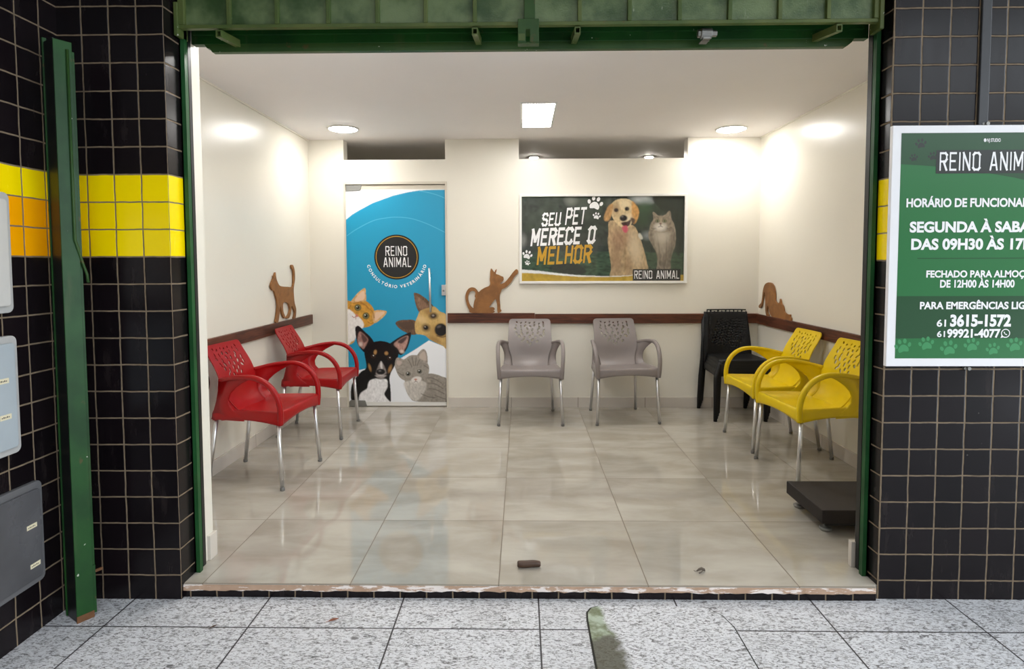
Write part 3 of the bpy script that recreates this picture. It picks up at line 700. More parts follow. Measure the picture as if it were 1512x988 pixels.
lt = MB(); stroke_text(lt, 'REINO', dx(390), dx(548), dz(622), dz(552)-dz(622), .105, .21, y=.0094)
stroke_text(lt, 'ANIMAL', dx(375), dx(577), dz(704), dz(634)-dz(704), .105, .21, y=.0094)
arc = 'CONSULTÓRIO VETERINÁRIO'; Rr = 226/808.7
def letter(c):
    if c in 'ÓÁ':
        v, f = font_geo({'Ó': 'O', 'Á': 'A'}[c], .03); m_ = (v[:, 0].max()+v[:, 0].min())/2; n = len(v)
        return np.vstack([v, [(m_-.06, CAP+.07, 0), (m_+.03, CAP+.07, 0), (m_+.14, CAP+.24, 0), (m_+.0, CAP+.24, 0)]]), f+[(n, n+1, n+2, n+3)]
    return font_geo(c, .03)
geos = [letter(c) if c != ' ' else None for c in arc]
ws = [(g[0][:, 0].max()-g[0][:, 0].min() if g else .22)+.12 for g in geos]
kk = .0262/CAP; a0, a1 = math.radians(-104-62), math.radians(-104+78)
a0, a1 = math.radians(194), math.radians(346); tot = sum(ws); run = 0.0
for g, w_ in zip(geos, ws):
    th = a0+(a1-a0)*(run+w_/2)/tot; run += w_
    if not g: continue
    v, f = g; cxm = (v[:, 0].max()+v[:, 0].min())/2; R0 = Rr
    bx, bz = dx(471)+(R0)*math.cos(th), dz(632)+(R0)*math.sin(th); rot = th+PI/2
    lt.add([(bx+((p[0]-cxm)*math.cos(rot)-p[1]*math.sin(rot))*kk, .0092, bz+((p[0]-cxm)*math.sin(rot)+p[1]*math.cos(rot))*kk) for p in v], f)
lt.build('lettering', M['letter_white'], film)
# fittings
MB().prism([(.008, DZ-.020), (.150, DZ-.020), (.136, DZ-.066), (.008, DZ-.072)], 'y', .002, .030).build('patch_fitting', M['steel_dull'], door, bevel=.002)
MB().prism([(.008, .006), (.168, .006), (.152, .058), (.020, .062), (.008, .050)], 'y', .002, .030).build('patch_fitting', M['steel_dull'], door, bevel=.002)
hx = -.820-DX0
hd_ = MB().tube([(hx-.004, -.052, 1.268), (hx+.003, -.052, .873)], .0095, 14).build('pull_handle', M['steel'], door, smooth=True)
MB().tube([(hx-.003, -.05, 1.22), (hx-.003, .012, 1.22)], .006, 10).tube([(hx+.002, -.05, .92), (hx+.002, .012, .92)], .006, 10).build('stand_off', M['steel'], hd_, smooth=True)
lk = MB().box(-.722-DX0, -.684-DX0, -.012, .03, 1.020, 1.115).build('lock', M['steel'], door, bevel=.003)
MB().tube([(-.703-DX0, -.012, 1.062), (-.703-DX0, -.020, 1.062)], .009, 16).box(-.705-DX0, -.701-DX0, -.024, -.019, 1.056, 1.068).build('cylinder', M['steel_dull'], lk)

# ================================================================== furniture
GROUP_CH = 'plastic armchairs lining the walls'
YB = [(.425, .080), (.45, .116), (.50, .138), (.60, .160), (.70, .196), (.815, .258)]
_pf = np.polyfit([a for a, b in YB], [b for a, b in YB], 4)
def back_y(z): return float(np.polyval(_pf, z))
def back_c(z): return .022*max(0, (.64-z)/.2)+.008
def back_w(z):
    w_ = float(np.interp(z, [.425, .47, .52, .57, .61, .63, .70, .815], [.150, .154, .166, .181, .191, .191, .187, .181]))
    zt, r = .817, .028
    if z > zt-r: w_ -= r-math.sqrt(max(0, r*r-(z-zt+r)**2))
    return w_
def leaf_holes():
    H = []; rr = random.Random(5)
    for z, n, hw, s in ((.786, 7, .116, .70), (.757, 7, .120, .95), (.727, 6, .122, 1.05), (.697, 6, .118, 1.1), (.667, 5, .094, 1.1), (.637, 4, .062, 1.05), (.611, 1, 0, 1.0)):
        for k in range(n):
            x = (-hw+2*hw*k/(n-1) if n > 1 else 0)+rr.uniform(-.004, .004)
            H.append((x, z+rr.uniform(-.004, .004)-(.010 if k % 2 else 0), .0135*s*rr.uniform(.85, 1.1), .0078*s*rr.uniform(.85, 1.15), rr.choice([35, 60, 90, 120, 145])+rr.uniform(-12, 12)))
    return H
def chair_back():
    nt, nz = 120, 150; z0, z1 = .425, .817
    zs = [z0+(z1-z0)*(i/nz) for i in range(nz+1)]
    co = np.zeros((nz+1, nt+1, 2)); 
    for i, z in enumerate(zs):
        w_ = back_w(z)
        for j in range(nt+1): co[i, j] = (w_*(2*j/nt-1), z)
    holes = leaf_holes(); dele = np.zeros((nz, nt), bool)
    cc = (co[:-1, :-1]+co[1:, 1:])/2
    for (hx_, hz, a, b, ang) in holes:
        t = math.radians(ang); ca, sa = math.cos(t), math.sin(t)
        def rad(q): du, dv = q[..., 0]-hx_, q[..., 1]-hz; return np.sqrt(((du*ca+dv*sa)/a)**2+((-du*sa+dv*ca)/b)**2)
        ins = rad(cc) < 1; dele |= ins
        vm = np.zeros((nz+1, nt+1), int)
        for (p, q) in ((0, 0), (0, 1), (1, 0), (1, 1)): vm[p:p+nz, q:q+nt] += ins
        bd_ = (vm > 0) & (vm < 4); r = rad(co)
        k = np.where(bd_, 1/np.maximum(r, .3), 1.0)
        co[..., 0] = hx_+(co[..., 0]-hx_)*k; co[..., 1] = hz+(co[..., 1]-hz)*k
    vs = []
    for i in range(nz+1):
        for j in range(nt+1):
            x, z = co[i, j]; t = x/max(back_w(min(z, .79)), .05)
            vs.append((x, back_y(z)-back_c(z)*t*t, z))
    fs = [(i*(nt+1)+j, i*(nt+1)+j+1, (i+1)*(nt+1)+j+1, (i+1)*(nt+1)+j) for i in range(nz) for j in range(nt) if not dele[i, j]]
    return MB().add(vs, fs)
def seat_outline(n=120):
    P = [(-.250, -.262), (.250, -.262), (.262, -.225), (.207, .195), (.150, .205), (-.150, .205), (-.207, .195), (-.262, -.225)]
    # resample the rounded trapezoid by angle
    Q = smooth_poly([(-.262, -.225), (-.250, -.252), (-.225, -.262), (0, -.266), (.225, -.262), (.250, -.252), (.262, -.225), (.248, -.10), (.225, .06), (.208, .175), (.195, .198), (.165, .206), (0, .208), (-.165, .206), (-.195, .198), (-.208, .175), (-.225, .06), (-.248, -.10)], 8)
    return [tuple(q) for q in Q]
def chair_seat():
    Q = seat_outline(); n = len(Q); cx, cy = 0, -.03
    def zb(x, y):                     # lower hem: low at the four corners, arched between
        fx = 1-min(1, abs(x)/.25)**2.0; s_ = max(0, 1-((y+.03)/.215)**2)
        return .378+.024*(fx if abs(y+.03) > .17 else 0)+.022*(s_ if abs(x) > .17 else 0)
    rings = []
    for s_, z in ((.02, .428), (.25, .429), (.5, .432), (.72, .438), (.86, .446), (.925, .454), (.955, .456), (.98, .450), (.995, .438)):
        rings.append([(cx+(x-cx)*s_, cy+(y-cy)*s_, z-(.012*max(0, (y-.02)/.18)*(s_ > .8))) for x, y in Q])
    rings.append([(x, y, .420) for x, y in Q])
    rings.append([(x*1.004, y+.001*(1 if y > 0 else -1), (.42+zb(x, y))/2) for x, y in Q])
    rings.append([(x*1.006, y, zb(x, y)) for x, y in Q])
    rings.append([(cx+(x-cx)*.965, cy+(y-cy)*.965, zb(x, y)) for x, y in Q])
    rings.append([(cx+(x-cx)*.955, cy+(y-cy)*.955, .415) for x, y in Q])
    rings.append([(cx+(x-cx)*.02, cy+(y-cy)*.02, .415) for x, y in Q])
    vs = [p for r in rings for p in r]
    fs = [(i*n+k, i*n+(k+1) % n, (i+1)*n+(k+1) % n, (i+1)*n+k) for i in range(len(rings)-1) for k in range(n)]
    fs = [f[::-1] for f in fs]; fs += [tuple(range(n)), tuple(range((len(rings)-1)*n, len(rings)*n))[::-1]]
    return MB().add(vs, fs)
ARM = [(-.250, .380, .249), (-.254, .44, .254), (-.250, .50, .258), (-.232, .555, .261), (-.198, .603, .263), (-.150, .636, .263), (-.095, .652, .259), (-.03, .653, .250), (.04, .645, .234), (.10, .633, .214), (.150, .622, .190)]
def chair_arm(s):
    mb = MB()
    P = smooth_poly([(s*x, y, z) for y, z, x in ARM], 5, False); n = len(P); m = 12; vs = []
    for i, p in enumerate(P):
        d = P[min(i+1, n-1)]-P[max(i-1, 0)]; d /= np.linalg.norm(d)
        nrm = np.cross(d, np.array([1.0, 0, 0])); nrm /= np.linalg.norm(nrm); sd = np.cross(nrm, d)
        f = i/(n-1); ru = .0155-.004*max(0, (f-.55)/.45); rs = .0165-.008*max(0, (f-.5)/.5)
        for k in range(m):
            a = 2*PI*k/m; c, q = math.cos(a), math.sin(a); e = .72
            vs.append(p+nrm*ru*math.copysign(abs(c)**e, c)+sd*rs*math.copysign(abs(q)**e, q))
    fs = [(i*m+k, i*m+(k+1) % m, (i+1)*m+(k+1) % m, (i+1)*m+k) for i in range(n-1) for k in range(m)]
    fs += [tuple(range(m))[::-1], tuple(range((n-1)*m, n*m))]
    if s < 0: pass
    mb.add(vs, fs)
    # hollow wing between arm, backrest and seat; its front rim bounds the big rounded opening
    zz_ = np.array([p[2] for p in P]); yy_ = np.array([p[1] for p in P]); xx_ = np.abs(np.array([p[0] for p in P])); k0 = int(np.argmax(zz_))
    o_ = np.argsort(yy_[k0:]); top = lambda y: (float(np.interp(y, yy_[k0:][o_], zz_[k0:][o_])), float(np.interp(y, yy_[k0:][o_], xx_[k0:][o_])))
    na = 26; rows = []
    for i in range(na+1):
        t = i/na; z = .392+t*(.648-.392)
        ye = float(np.interp(t, [0, .12, .22, .34, .48, .62, .75, .86, .94, 1.0], [-.02, .0, .050, .078, .082, .066, .032, -.010, -.050, -.090]))
        zt, xt = top(max(ye, -.09)); zr = min(z, .628)
        rear = (float(np.interp(zr, [.392, .44, .50, .56, .628], [.206, .203, .199, .195, .189])), float(np.interp(zr, [.392, .44, .50, .56, .628], [.200, .186, .170, .160, .160])), zr)
        bx, by_ = (back_w(max(zr, .43))-.003, back_y(max(zr, .43))-back_c(max(zr, .43)))
        seatx = float(np.interp(ye, [-.10, .06, .175], [.248, .225, .208]))
        u = np.clip((t-.1)/.9, 0, 1)**1.3; xo = seatx+(xt-seatx)*u; zf = min(z, zt)
        xm, ym = (rear[0]*.5+xo*.5+.004*math.sin(PI*min(1, t*1.1))), rear[1]*.5+ye*.5
        xi, yi = bx*.45+(xo-.012)*.55, by_*.55+(ye)*.45-.004
        rows.append([(bx, by_, zr), rear, (xm, ym, (zr+zf)/2), (xo, ye+.004, zf), (xo-.005, ye-.003, zf), (xo-.011, ye+.003, zf), (xi, yi, (zr+zf)/2)])
    k = 7; vs = [(s*x, y, z) for r in rows for x, y, z in r]
    fs = [(i*k+j, i*k+(j+1) % k, (i+1)*k+(j+1) % k, (i+1)*k+j) for i in range(na) for j in range(k)]
    if s > 0: fs = [f[::-1] for f in fs]
    mb.add(vs, fs)
    return mb
def chair_leg(sx, front):
    if front: return MB().tube([(sx*.238, -.230, .425), (sx*.2565, -.2555, .012)], .0122, 16)
    return MB().tube([(sx*.184, .174, .42), (sx*.203, .232, .012)], .0122, 16)
def make_chair(label, mat):
    t = thing('plastic_armchair', label, 'chair', group=GROUP_CH)
    o = chair_seat().build('seat', mat, t, smooth=True)
    o = chair_back().build('backrest', mat, t, smooth=True)
    so = o.modifiers.new('thick', 'SOLIDIFY'); so.thickness = .007; so.offset = 1.0
    for s in (-1, 1):
        chair_arm(s).build('armrest', mat, t, smooth=True)
    for s in (-1, 1):
        for fr_ in (True, False):
            l = chair_leg(s, fr_).build('leg', M['steel'], t, smooth=True); l['label'] = 'brushed aluminium leg'
            x, y = (s*.2575, -.2565) if fr_ else (s*.2034, .2333)
            MB().lathe([(.012, 0), (.0138, .003), (.0138, .016), (.0125, .020)], 14, (x, y, 0)).build('foot_cap', M['cap'], l, smooth=True)
    return t
def mat_swap(t, mat):
    for ch in t.children:
        if ch.name.split('.')[0] in ('seat', 'backrest', 'armrest'):
            ch.material_slots[0].link = 'OBJECT'; ch.material_slots[0].material = mat
g1 = make_chair('taupe grey plastic armchair facing forward by the back wall, the one nearer the blue door', M['grey'])
g1.location = (.0704, 4.978, 0)
spots = [((.835, 5.02, 0), math.radians(5.9), 'taupe grey plastic armchair turned slightly aside, below the framed dog and cat poster', 'grey'),
         ((-1.614, 3.622, 0), math.radians(85.1), 'red plastic armchair against the left wall, nearest the shop entrance', 'red'),
         ((-1.609, 4.596, 0), math.radians(91.7), 'red plastic armchair against the left wall, beside the blue door', 'red'),
         ((1.828, 4.307, 0), math.radians(-88), 'yellow plastic armchair against the right wall, next to the stacked black chairs', 'yellow'),
         ((1.834, 3.693, 0), math.radians(-85.6), 'yellow plastic armchair nearest the entrance, behind the dark platform scale', 'yellow')]
for loc, rz, lab, mk in spots:
    c = copy_tree(g1, loc, rz, lab)
    if mk != 'grey': mat_swap(c, M[mk])

# ---- stacked black chairs
def black_chair(label):
    t = thing('black_plastic_chair', label, 'chair', group='black plastic chairs stacked in the corner')
    # seat with rounded front and a turned-down apron
    Q = smooth_poly([(-.205, -.19), (-.19, -.222), (-.15, -.232), (0, -.236), (.15, -.232), (.19, -.222), (.205, -.19), (.195, .0), (.185, .17), (.15, .185), (-.15, .185), (-.185, .17), (-.195, 0)], 5)
    n = len(Q); rings = [[(x*s_, y*s_, z) for x, y in Q] for s_, z in ((.05, .430), (.6, .432), (.9, .440), (.97, .440), (1.0, .430), (1.01, .40), (1.01, .375), (.98, .375), (.96, .415), (.05, .415))]
    vs = [p for r in rings for p in r]; fs = [(i*n+(k+1) % n, i*n+k, (i+1)*n+k, (i+1)*n+(k+1) % n) for i in range(len(rings)-1) for k in range(n)]
    MB().add(vs, fs+[tuple(range(n)), tuple(range((len(rings)-1)*n, len(rings)*n))[::-1]]).build('seat', M['black'], t, smooth=True)
    # perforated back with a slotted top rail and slotted side stiles
    nt, nz = 84, 92; zb, zt = .44, .822; grid = []; keep = []
    rr = random.Random(11)
    holes = []
    for c_ in range(13):                       # columns of holes stepping up the back
        xb = -.150+.0215*c_+rr.uniform(-.005, .005); zb_ = .512+rr.uniform(0, .02)
        for k_ in range(10):
            x_ = xb+.008*k_
            if abs(x_) < .145: holes.append((x_, zb_+.023*k_, rr.uniform(.0065, .0090), rr.uniform(.0052, .0070), rr.uniform(0, 3.1)))
    def in_hole(x, z):
        if .787 < z < .812 and abs(x) < .174:
            q = (x+.174)/.0348; k = math.floor(q); f = q-k-(.20 if k % 2 else -.10)*((z-.80)/.025)
            return .10 < f < .90
        if .15 < abs(x) < .166 and .60 < z < .76: return ((z-.60) % .042) > .010
        for hx_, hz, a, b, an in holes:
            du, dv = x-hx_, z-hz
            if abs(du) < .012 and abs(dv) < .012:
                c_, s_ = math.cos(an), math.sin(an)
                if ((du*c_+dv*s_)/a)**2+((-du*s_+dv*c_)/b)**2 < 1: return True
        return False
    def hw(z): return .196-.022*(z-.44)/.38
    vs = []
    for i in range(nz+1):
        z = zb+(zt-zb)*i/nz
        for j in range(nt+1):
            x = hw(z)*(2*j/nt-1); vs.append((x, .165+.075*((z-.44)/.38)**1.5-.012*(x/.19)**2*2, z))
    fs = [(i*(nt+1)+j, i*(nt+1)+j+1, (i+1)*(nt+1)+j+1, (i+1)*(nt+1)+j) for i in range(nz) for j in range(nt)
          if not in_hole(*((hw(zb+(zt-zb)*(i+.5)/nz)*(2*(j+.5)/nt-1)), zb+(zt-zb)*(i+.5)/nz))]
    o = MB().add(vs, fs).build('backrest', M['black'], t, smooth=True)
    so = o.modifiers.new('thick', 'SOLIDIFY'); so.thickness = .012; so.offset = 1.0
    for s in (-1, 1):
        # front leg curves out of the seat edge; rear leg runs up into the back stile
        MB().tube([(s*.170, -.150, .425), (s*.188, -.196, .418), (s*.200, -.220, .385), (s*.203, -.224, .33), (s*.205, -.226, .18), (s*.206, -.226, 0)], [.016, .020, .023, .022, .019, .016], 10).build('leg', M['black'], t, smooth=True)
        MB().tube([(s*.182, .238, .80), (s*.190, .196, .62), (s*.196, .176, .47), (s*.205, .190, .30), (s*.207, .214, .12), (s*.208, .228, 0)], [.010, .013, .019, .021, .019, .016], 10).build('leg', M['black'], t, smooth=True)
    return t
BC = (1.800, 5.098)
bname = ['black plastic chair, lowest in the stack in the right back corner', 'black plastic chair, second from the bottom of the corner stack', 'black plastic chair, second from the top of the corner stack',
         'black plastic chair with perforated back, topmost of the corner stack']
b0 = black_chair(bname[0]); b0.location = (BC[0], BC[1], 0)
for k in range(1, 4): copy_tree(b0, (BC[0]+.008*k, BC[1]+.003*k, .023*k), 0, bname[k])

# ---- platform scale by the right pillar
sc = thing('platform_scale', 'dark brown low platform scale on round metal feet beside the right doorway pillar', 'scale', (1.425, 2.79, 0))
MB().box(0, .56, 0, .385, .062, .128).build('platform', M['scale'], sc, bevel=.004)
MB().box(.03, .53, .03, .355, .040, .062).build('base_frame', M['near_black'], sc)
for x, y in ((.055, .075), (.055, .350), (.505, .075), (.505, .350)):
    MB().lathe([(.026, 0), (.029, .004), (.029, .013), (.022, .017), (.010, .018), (.010, .045)], 24, (x, y, 0)).build('foot', M['steel_dull'], sc, smooth=True)

# ---- wooden cat cut-outs on the chair rails
CAT_A = [(4.901,1.3),(4.872,1.295),(4.883,1.271),(4.911,1.255),(4.916,1.203),(4.895,1.12),(4.789,1.122),(4.676,1.129),(4.623,1.14),(4.591,1.165),(4.566,1.199),(4.559,1.242),(4.54,1.229),(4.53,1.21),(4.513,1.217),(4.512,1.197),(4.475,1.161),(4.465,1.136),(4.489,1.109),(4.524,1.101),(4.549,1.063),(4.573,1.017),(4.574,0.965),(4.552,0.9),(4.534,0.858),(4.586,0.856),(4.614,0.924),(4.637,0.975),(4.66,0.913),(4.7,0.874),(4.723,0.877),(4.717,0.893),(4.688,0.933),(4.692,0.998),(4.781,0.992),(4.819,0.955),(4.818,0.923),(4.786,0.895),(4.745,0.871),(4.794,0.866),(4.84,0.898),(4.861,0.964),(4.91,0.924),(4.923,0.891),(4.892,0.855),(4.938,0.853),(4.956,0.904),(4.954,0.937),(4.925,0.987),(4.912,1.068),(4.917,1.116),(4.946,1.179),(4.946,1.243),(4.921,1.287)]
CAT_B = [(-0.451,0.862),(-0.473,0.888),(-0.491,0.925),(-0.505,0.981),(-0.506,1.018),(-0.496,1.055),(-0.475,1.083),(-0.447,1.093),(-0.419,1.086),(-0.398,1.064),(-0.388,1.05),(-0.364,1.07),(-0.333,1.089),(-0.296,1.104),(-0.283,1.125),(-0.286,1.159),(-0.283,1.196),(-0.281,1.239),(-0.272,1.262),(-0.249,1.233),(-0.243,1.23),(-0.237,1.245),(-0.224,1.257),(-0.226,1.236),(-0.231,1.214),(-0.206,1.205),(-0.179,1.191),(-0.166,1.187),(-0.161,1.162),(-0.173,1.144),(-0.185,1.136),(-0.194,1.123),(-0.166,1.129),(-0.142,1.147),(-0.111,1.183),(-0.086,1.217),(-0.062,1.245),(-0.046,1.255),(-0.032,1.242),(-0.034,1.217),(-0.053,1.199),(-0.071,1.177),(-0.093,1.14),(-0.12,1.11),(-0.148,1.088),(-0.176,1.074),(-0.185,1.054),(-0.196,1.024),(-0.197,0.98),(-0.193,0.931),(-0.191,0.897),(-0.182,0.885),(-0.186,0.874),(-0.211,0.861),(-0.22,0.882),(-0.221,0.931),(-0.229,0.968),(-0.235,0.984),(-0.253,0.968),(-0.275,0.937),(-0.291,0.913),(-0.257,0.913),(-0.243,0.899),(-0.248,0.887),(-0.255,0.889),(-0.256,0.862)]
CAT_BH = [(-0.436,0.904),(-0.463,0.932),(-0.478,0.969),(-0.48,1.012),(-0.466,1.049),(-0.444,1.061),(-0.422,1.055),(-0.416,1.036),(-0.423,1.009),(-0.415,0.999),(-0.426,0.969),(-0.434,0.932)]
CAT_C = [(5.308,0.917),(5.298,0.931),(5.258,0.953),(5.24,0.987),(5.229,1.041),(5.211,1.085),(5.186,1.115),(5.148,1.131),(5.097,1.138),(5.047,1.132),(5.009,1.111),(4.989,1.084),(4.973,1.038),(4.964,0.987),(4.9,0.972),(4.884,0.992),(4.877,1.011),(4.861,0.994),(4.854,0.974),(4.825,0.959),(4.807,0.937),(4.797,0.913),(4.766,0.901),(4.733,0.895),(4.692,0.898),(4.689,0.881),(4.672,0.87),(4.674,0.851),(4.719,0.852),(4.786,0.852),(4.877,0.852),(4.948,0.852),(5.021,0.852),(5.066,0.876),(5.093,0.911),(5.113,0.941),(5.127,0.908),(5.12,0.877),(5.094,0.860),(5.096,0.851),(5.135,0.851),(5.155,0.874),(5.166,0.916),(5.166,0.969),(5.178,1.012),(5.19,1.054),(5.208,1.021),(5.22,0.988),(5.238,0.943),(5.259,0.915),(5.29,0.905)]
def cat(outer, hole, axis, a, b, loc, label):
    ax = 1 if axis == 'x' else 0
    cu = bpy.data.curves.new('cat', 'CURVE'); cu.dimensions = '2D'; cu.fill_mode = 'BOTH'; cu.extrude = (b-a)/2
    for ring in [outer]+([hole] if hole else []):
        R = smooth_poly(ring, 3); sp = cu.splines.new('POLY'); sp.points.add(len(R)-1); sp.use_cyclic_u = True
        for q, (u, v) in zip(sp.points, R): q.co = (u-loc[ax], v-loc[2], 0, 1)
    t = bpy.data.objects.new('tmp', cu); COL.objects.link(t)
    dg = bpy.context.evaluated_depsgraph_get(); dg.update(); e = t.evaluated_get(dg); me = e.to_mesh()
    vs = [v.co[:] for v in me.vertices]; fs = [tuple(p.vertices) for p in me.polygons]; e.to_mesh_clear()
    bpy.data.objects.remove(t); bpy.data.curves.remove(cu)
    mid = (a+b)/2-loc[0 if axis == 'x' else 1]
    if axis == 'x': vs = [(mid+d, u, v) for u, v, d in vs]
    else: vs = [(u, mid-d, v) for u, v, d in vs]
    o = MB().add(vs, fs).build('cat_cutout', M['mdf']); o.location = loc
    return tag(o, label, 'wall decoration', 'brown wooden cat silhouettes on the chair rails')
cat(CAT_A, None, 'x', LX+.004, LX+.016, (LX+.01, 4.72, .852), 'brown wooden cat silhouette walking with raised tail above the red chairs')
cat(CAT_B, CAT_BH, 'y', BY-.018, BY-.006, (-.30, BY-.012, .862), 'brown wooden cat silhouette sitting and pawing up towards the poster')
cat(CAT_C, None, 'x', RX-.016, RX-.004, (RX-.01, 5.0, .852), 'brown wooden cat silhouette crouching with raised rump on the right wall rail')

# ---- framed poster
po = thing('framed_poster', 'wide white framed poster of a golden dog and a grey cat on the back wall', 'poster', (-.020, BY, 1.125))
def qx(u): return (u-88)/(1424-88)*1.494
def qz(v): return (805-v)/(805-86)*.797
PF = MB(); a0_, a1_ = .0, 1.494; b0_, b1_ = 0, .797
for x0, x1, z0, z1 in ((0, .022, 0, .797), (1.468, 1.494, 0, .797), (.022, 1.468, 0, .022), (.022, 1.468, .775, .797)): PF.box(x0, x1, -.028, 0, z0, z1)
PF.build('frame', M['white_alu'], po, bevel=.0015)
pc = Canvas(106, 1402, 106, 788, 4.6, 9)
pc.paint(np.ones(pc.U.shape), (46, 56, 48), .18, (5, 5))
for k in range(70):
    pc.ell(pc.rng.uniform(100, 1400), pc.rng.uniform(100, 420), pc.rng.uniform(15, 60), pc.rng.uniform(12, 45), random.choice([(38, 52, 38), (58, 74, 56), (72, 84, 70), (30, 40, 32), (84, 94, 82)]), pc.rng.uniform(0, 90), .7, .55)
pc.ell(1062, 128, 78, 40, (196, 204, 206), 10, .5, .95); pc.ell(500, 140, 40, 34, (128, 130, 122), 0, .7, .8); pc.ell(1110, 420, 40, 30, (150, 158, 160), 0, .7, .7); pc.ell(120, 460, 24, 50, (140, 142, 136), 0, .6, .7)
pc.fill([(100, 560), (400, 540), (760, 548), (1400, 560), (1400, 790), (100, 790)], (62, 86, 64), False, 3, .2, (6, 1), .85)
pc.fill([(1160, 110), (1404, 110), (1404, 330), (1370, 560), (1345, 560), (1330, 330), (1200, 200)], (36, 44, 36), soft=4, var=.2, alpha=.9)
pc.ell(1085, 200, 60, 55, (60, 88, 62), 0, .5, .8); pc.ell(1075, 290, 50, 60, (54, 78, 56), 0, .5, .8)
pc.fill([(180, 420), (520, 400), (700, 420), (720, 560), (180, 590)], (66, 70, 66), soft=5, alpha=.5); pc.fill([(330, 690), (360, 655), (480, 640), (580, 660), (620, 720), (480, 735)], (36, 38, 38), soft=3, alpha=.8)
# golden dog
gd = pc.fill([(812, 300), (800, 400), (796, 480), (812, 590), (824, 680), (824, 760), (1000, 760), (1112, 700), (1108, 640), (1090, 560), (1066, 480), (1040, 410), (1010, 350), (960, 330)], (186, 160, 122), var=.14, streak=(1, 4))
pc.ell(1010, 520, 46, 110, (216, 198, 166), -12, .6, .8, gd); pc.ell(860, 620, 40, 90, (160, 128, 96), 0, .6, .7, gd); pc.ell(890, 450, 70, 80, (150, 108, 84), 0, .6, .55, gd); pc.ell(960, 660, 26, 80, (150, 118, 84), 0, .6, .6, gd)
pc.fill([(1050, 400), (1074, 440), (1056, 452), (1036, 420)], (214, 210, 196), soft=1)
hdg = pc.fill([(812, 190), (840, 148), (880, 128), (930, 124), (980, 140), (1006, 180), (1004, 260), (984, 320), (960, 352), (930, 360), (880, 340), (840, 290), (818, 240)], (222, 198, 152), var=.10, streak=(1, 2))
pc.fill([(822, 165), (796, 185), (776, 230), (762, 280), (772, 302), (806, 296), (826, 240), (838, 180)], (190, 146, 92), soft=1, var=.14); pc.fill([(984, 146), (1020, 176), (1042, 226), (1030, 292), (1002, 330), (986, 290), (984, 220)], (204, 152, 88), soft=1, var=.14)
pc.ell(862, 205, 26, 50, (156, 124, 90), 0, .6, .75, hdg); pc.ell(930, 165, 40, 36, (240, 222, 182), 0, .6, .8, hdg); pc.ell(948, 290, 40, 36, (236, 222, 194), 0, .6, .8, hdg)
pc.ell(860, 216, 18, 16, (42, 32, 26), 0, .3); pc.ell(946, 206, 18, 17, (42, 32, 26), 0, .3); pc.ell(918, 280, 31, 25, (30, 26, 26), 0, .2); pc.ell(908, 268, 10, 6, (120, 112, 108), 0, .5)
pc.fill([(900, 318), (950, 306), (978, 290), (966, 338), (930, 350)], (70, 46, 42), soft=1); pc.fill([(908, 350), (944, 340), (956, 372), (940, 398), (916, 384)], (206, 96, 112), soft=1); pc.fill([(976, 276), (1010, 290), (1000, 326), (984, 312)], (92, 72, 60), soft=2)
# grey cat
kb2 = pc.fill([(1128, 360), (1118, 430), (1150, 500), (1182, 560), (1192, 640), (1190, 700), (1290, 700), (1298, 620), (1312, 560), (1332, 500), (1336, 430), (1326, 350), (1290, 300), (1160, 300)], (140, 128, 112), var=.2, streak=(1, 4))
pc.ell(1225, 470, 60, 90, (170, 158, 140), 0, .6, .8, kb2); pc.ell(1290, 560, 26, 100, (104, 94, 82), 8, .6, .6, kb2); pc.ell(1240, 640, 10, 60, (96, 86, 76), 0, .6, .6, kb2)
for q in ([(1150, 440), (1170, 520), (1196, 600)], [(1190, 430), (1206, 540), (1214, 660)], [(1262, 430), (1262, 540), (1252, 660)], [(1300, 420), (1304, 500), (1290, 600)], [(1326, 400), (1322, 470), (1310, 540)], [(1136, 400), (1140, 450), (1158, 500)]):
    pc.line(q, 9, (98, 88, 76), .5)
pc.ell(1225, 430, 46, 40, (196, 186, 170), 0, .6, .8, kb2)
kh2 = pc.fill([(1150, 240), (1160, 232), (1190, 258), (1216, 262), (1248, 256), (1276, 226), (1292, 232), (1300, 290), (1322, 330), (1310, 372), (1262, 392), (1210, 396), (1160, 386), (1130, 360), (1138, 320), (1156, 290)], (146, 132, 114), var=.16, streak=(1, 2))
pc.ell(1214, 352, 42, 32, (224, 218, 208), 0, .5, .9); pc.ell(1216, 302, 14, 34, (168, 150, 126), 0, .5, .8)
for ex in (1188, 1246): pc.ell(ex, 304, 17, 14, (60, 52, 44), 0, .3); pc.ell(ex, 304, 12, 11, (138, 142, 100), 0, .3); pc.ell(ex, 304, 5, 9, (18, 18, 16), 0, .3)
pc.ell(1213, 326, 9, 6, (120, 84, 76), 0, .4); pc.line([(1213, 332), (1213, 344), (1196, 352)], 4, (70, 60, 54)); pc.line([(1213, 344), (1230, 352)], 4, (70, 60, 54))
for q in ([(1180, 268), (1196, 280), (1200, 290)], [(1250, 268), (1236, 280), (1232, 290)], [(1140, 360), (1160, 366), (1176, 362)], [(1300, 356), (1280, 364), (1262, 362)]): pc.line(q, 6, (90, 78, 66), .6)
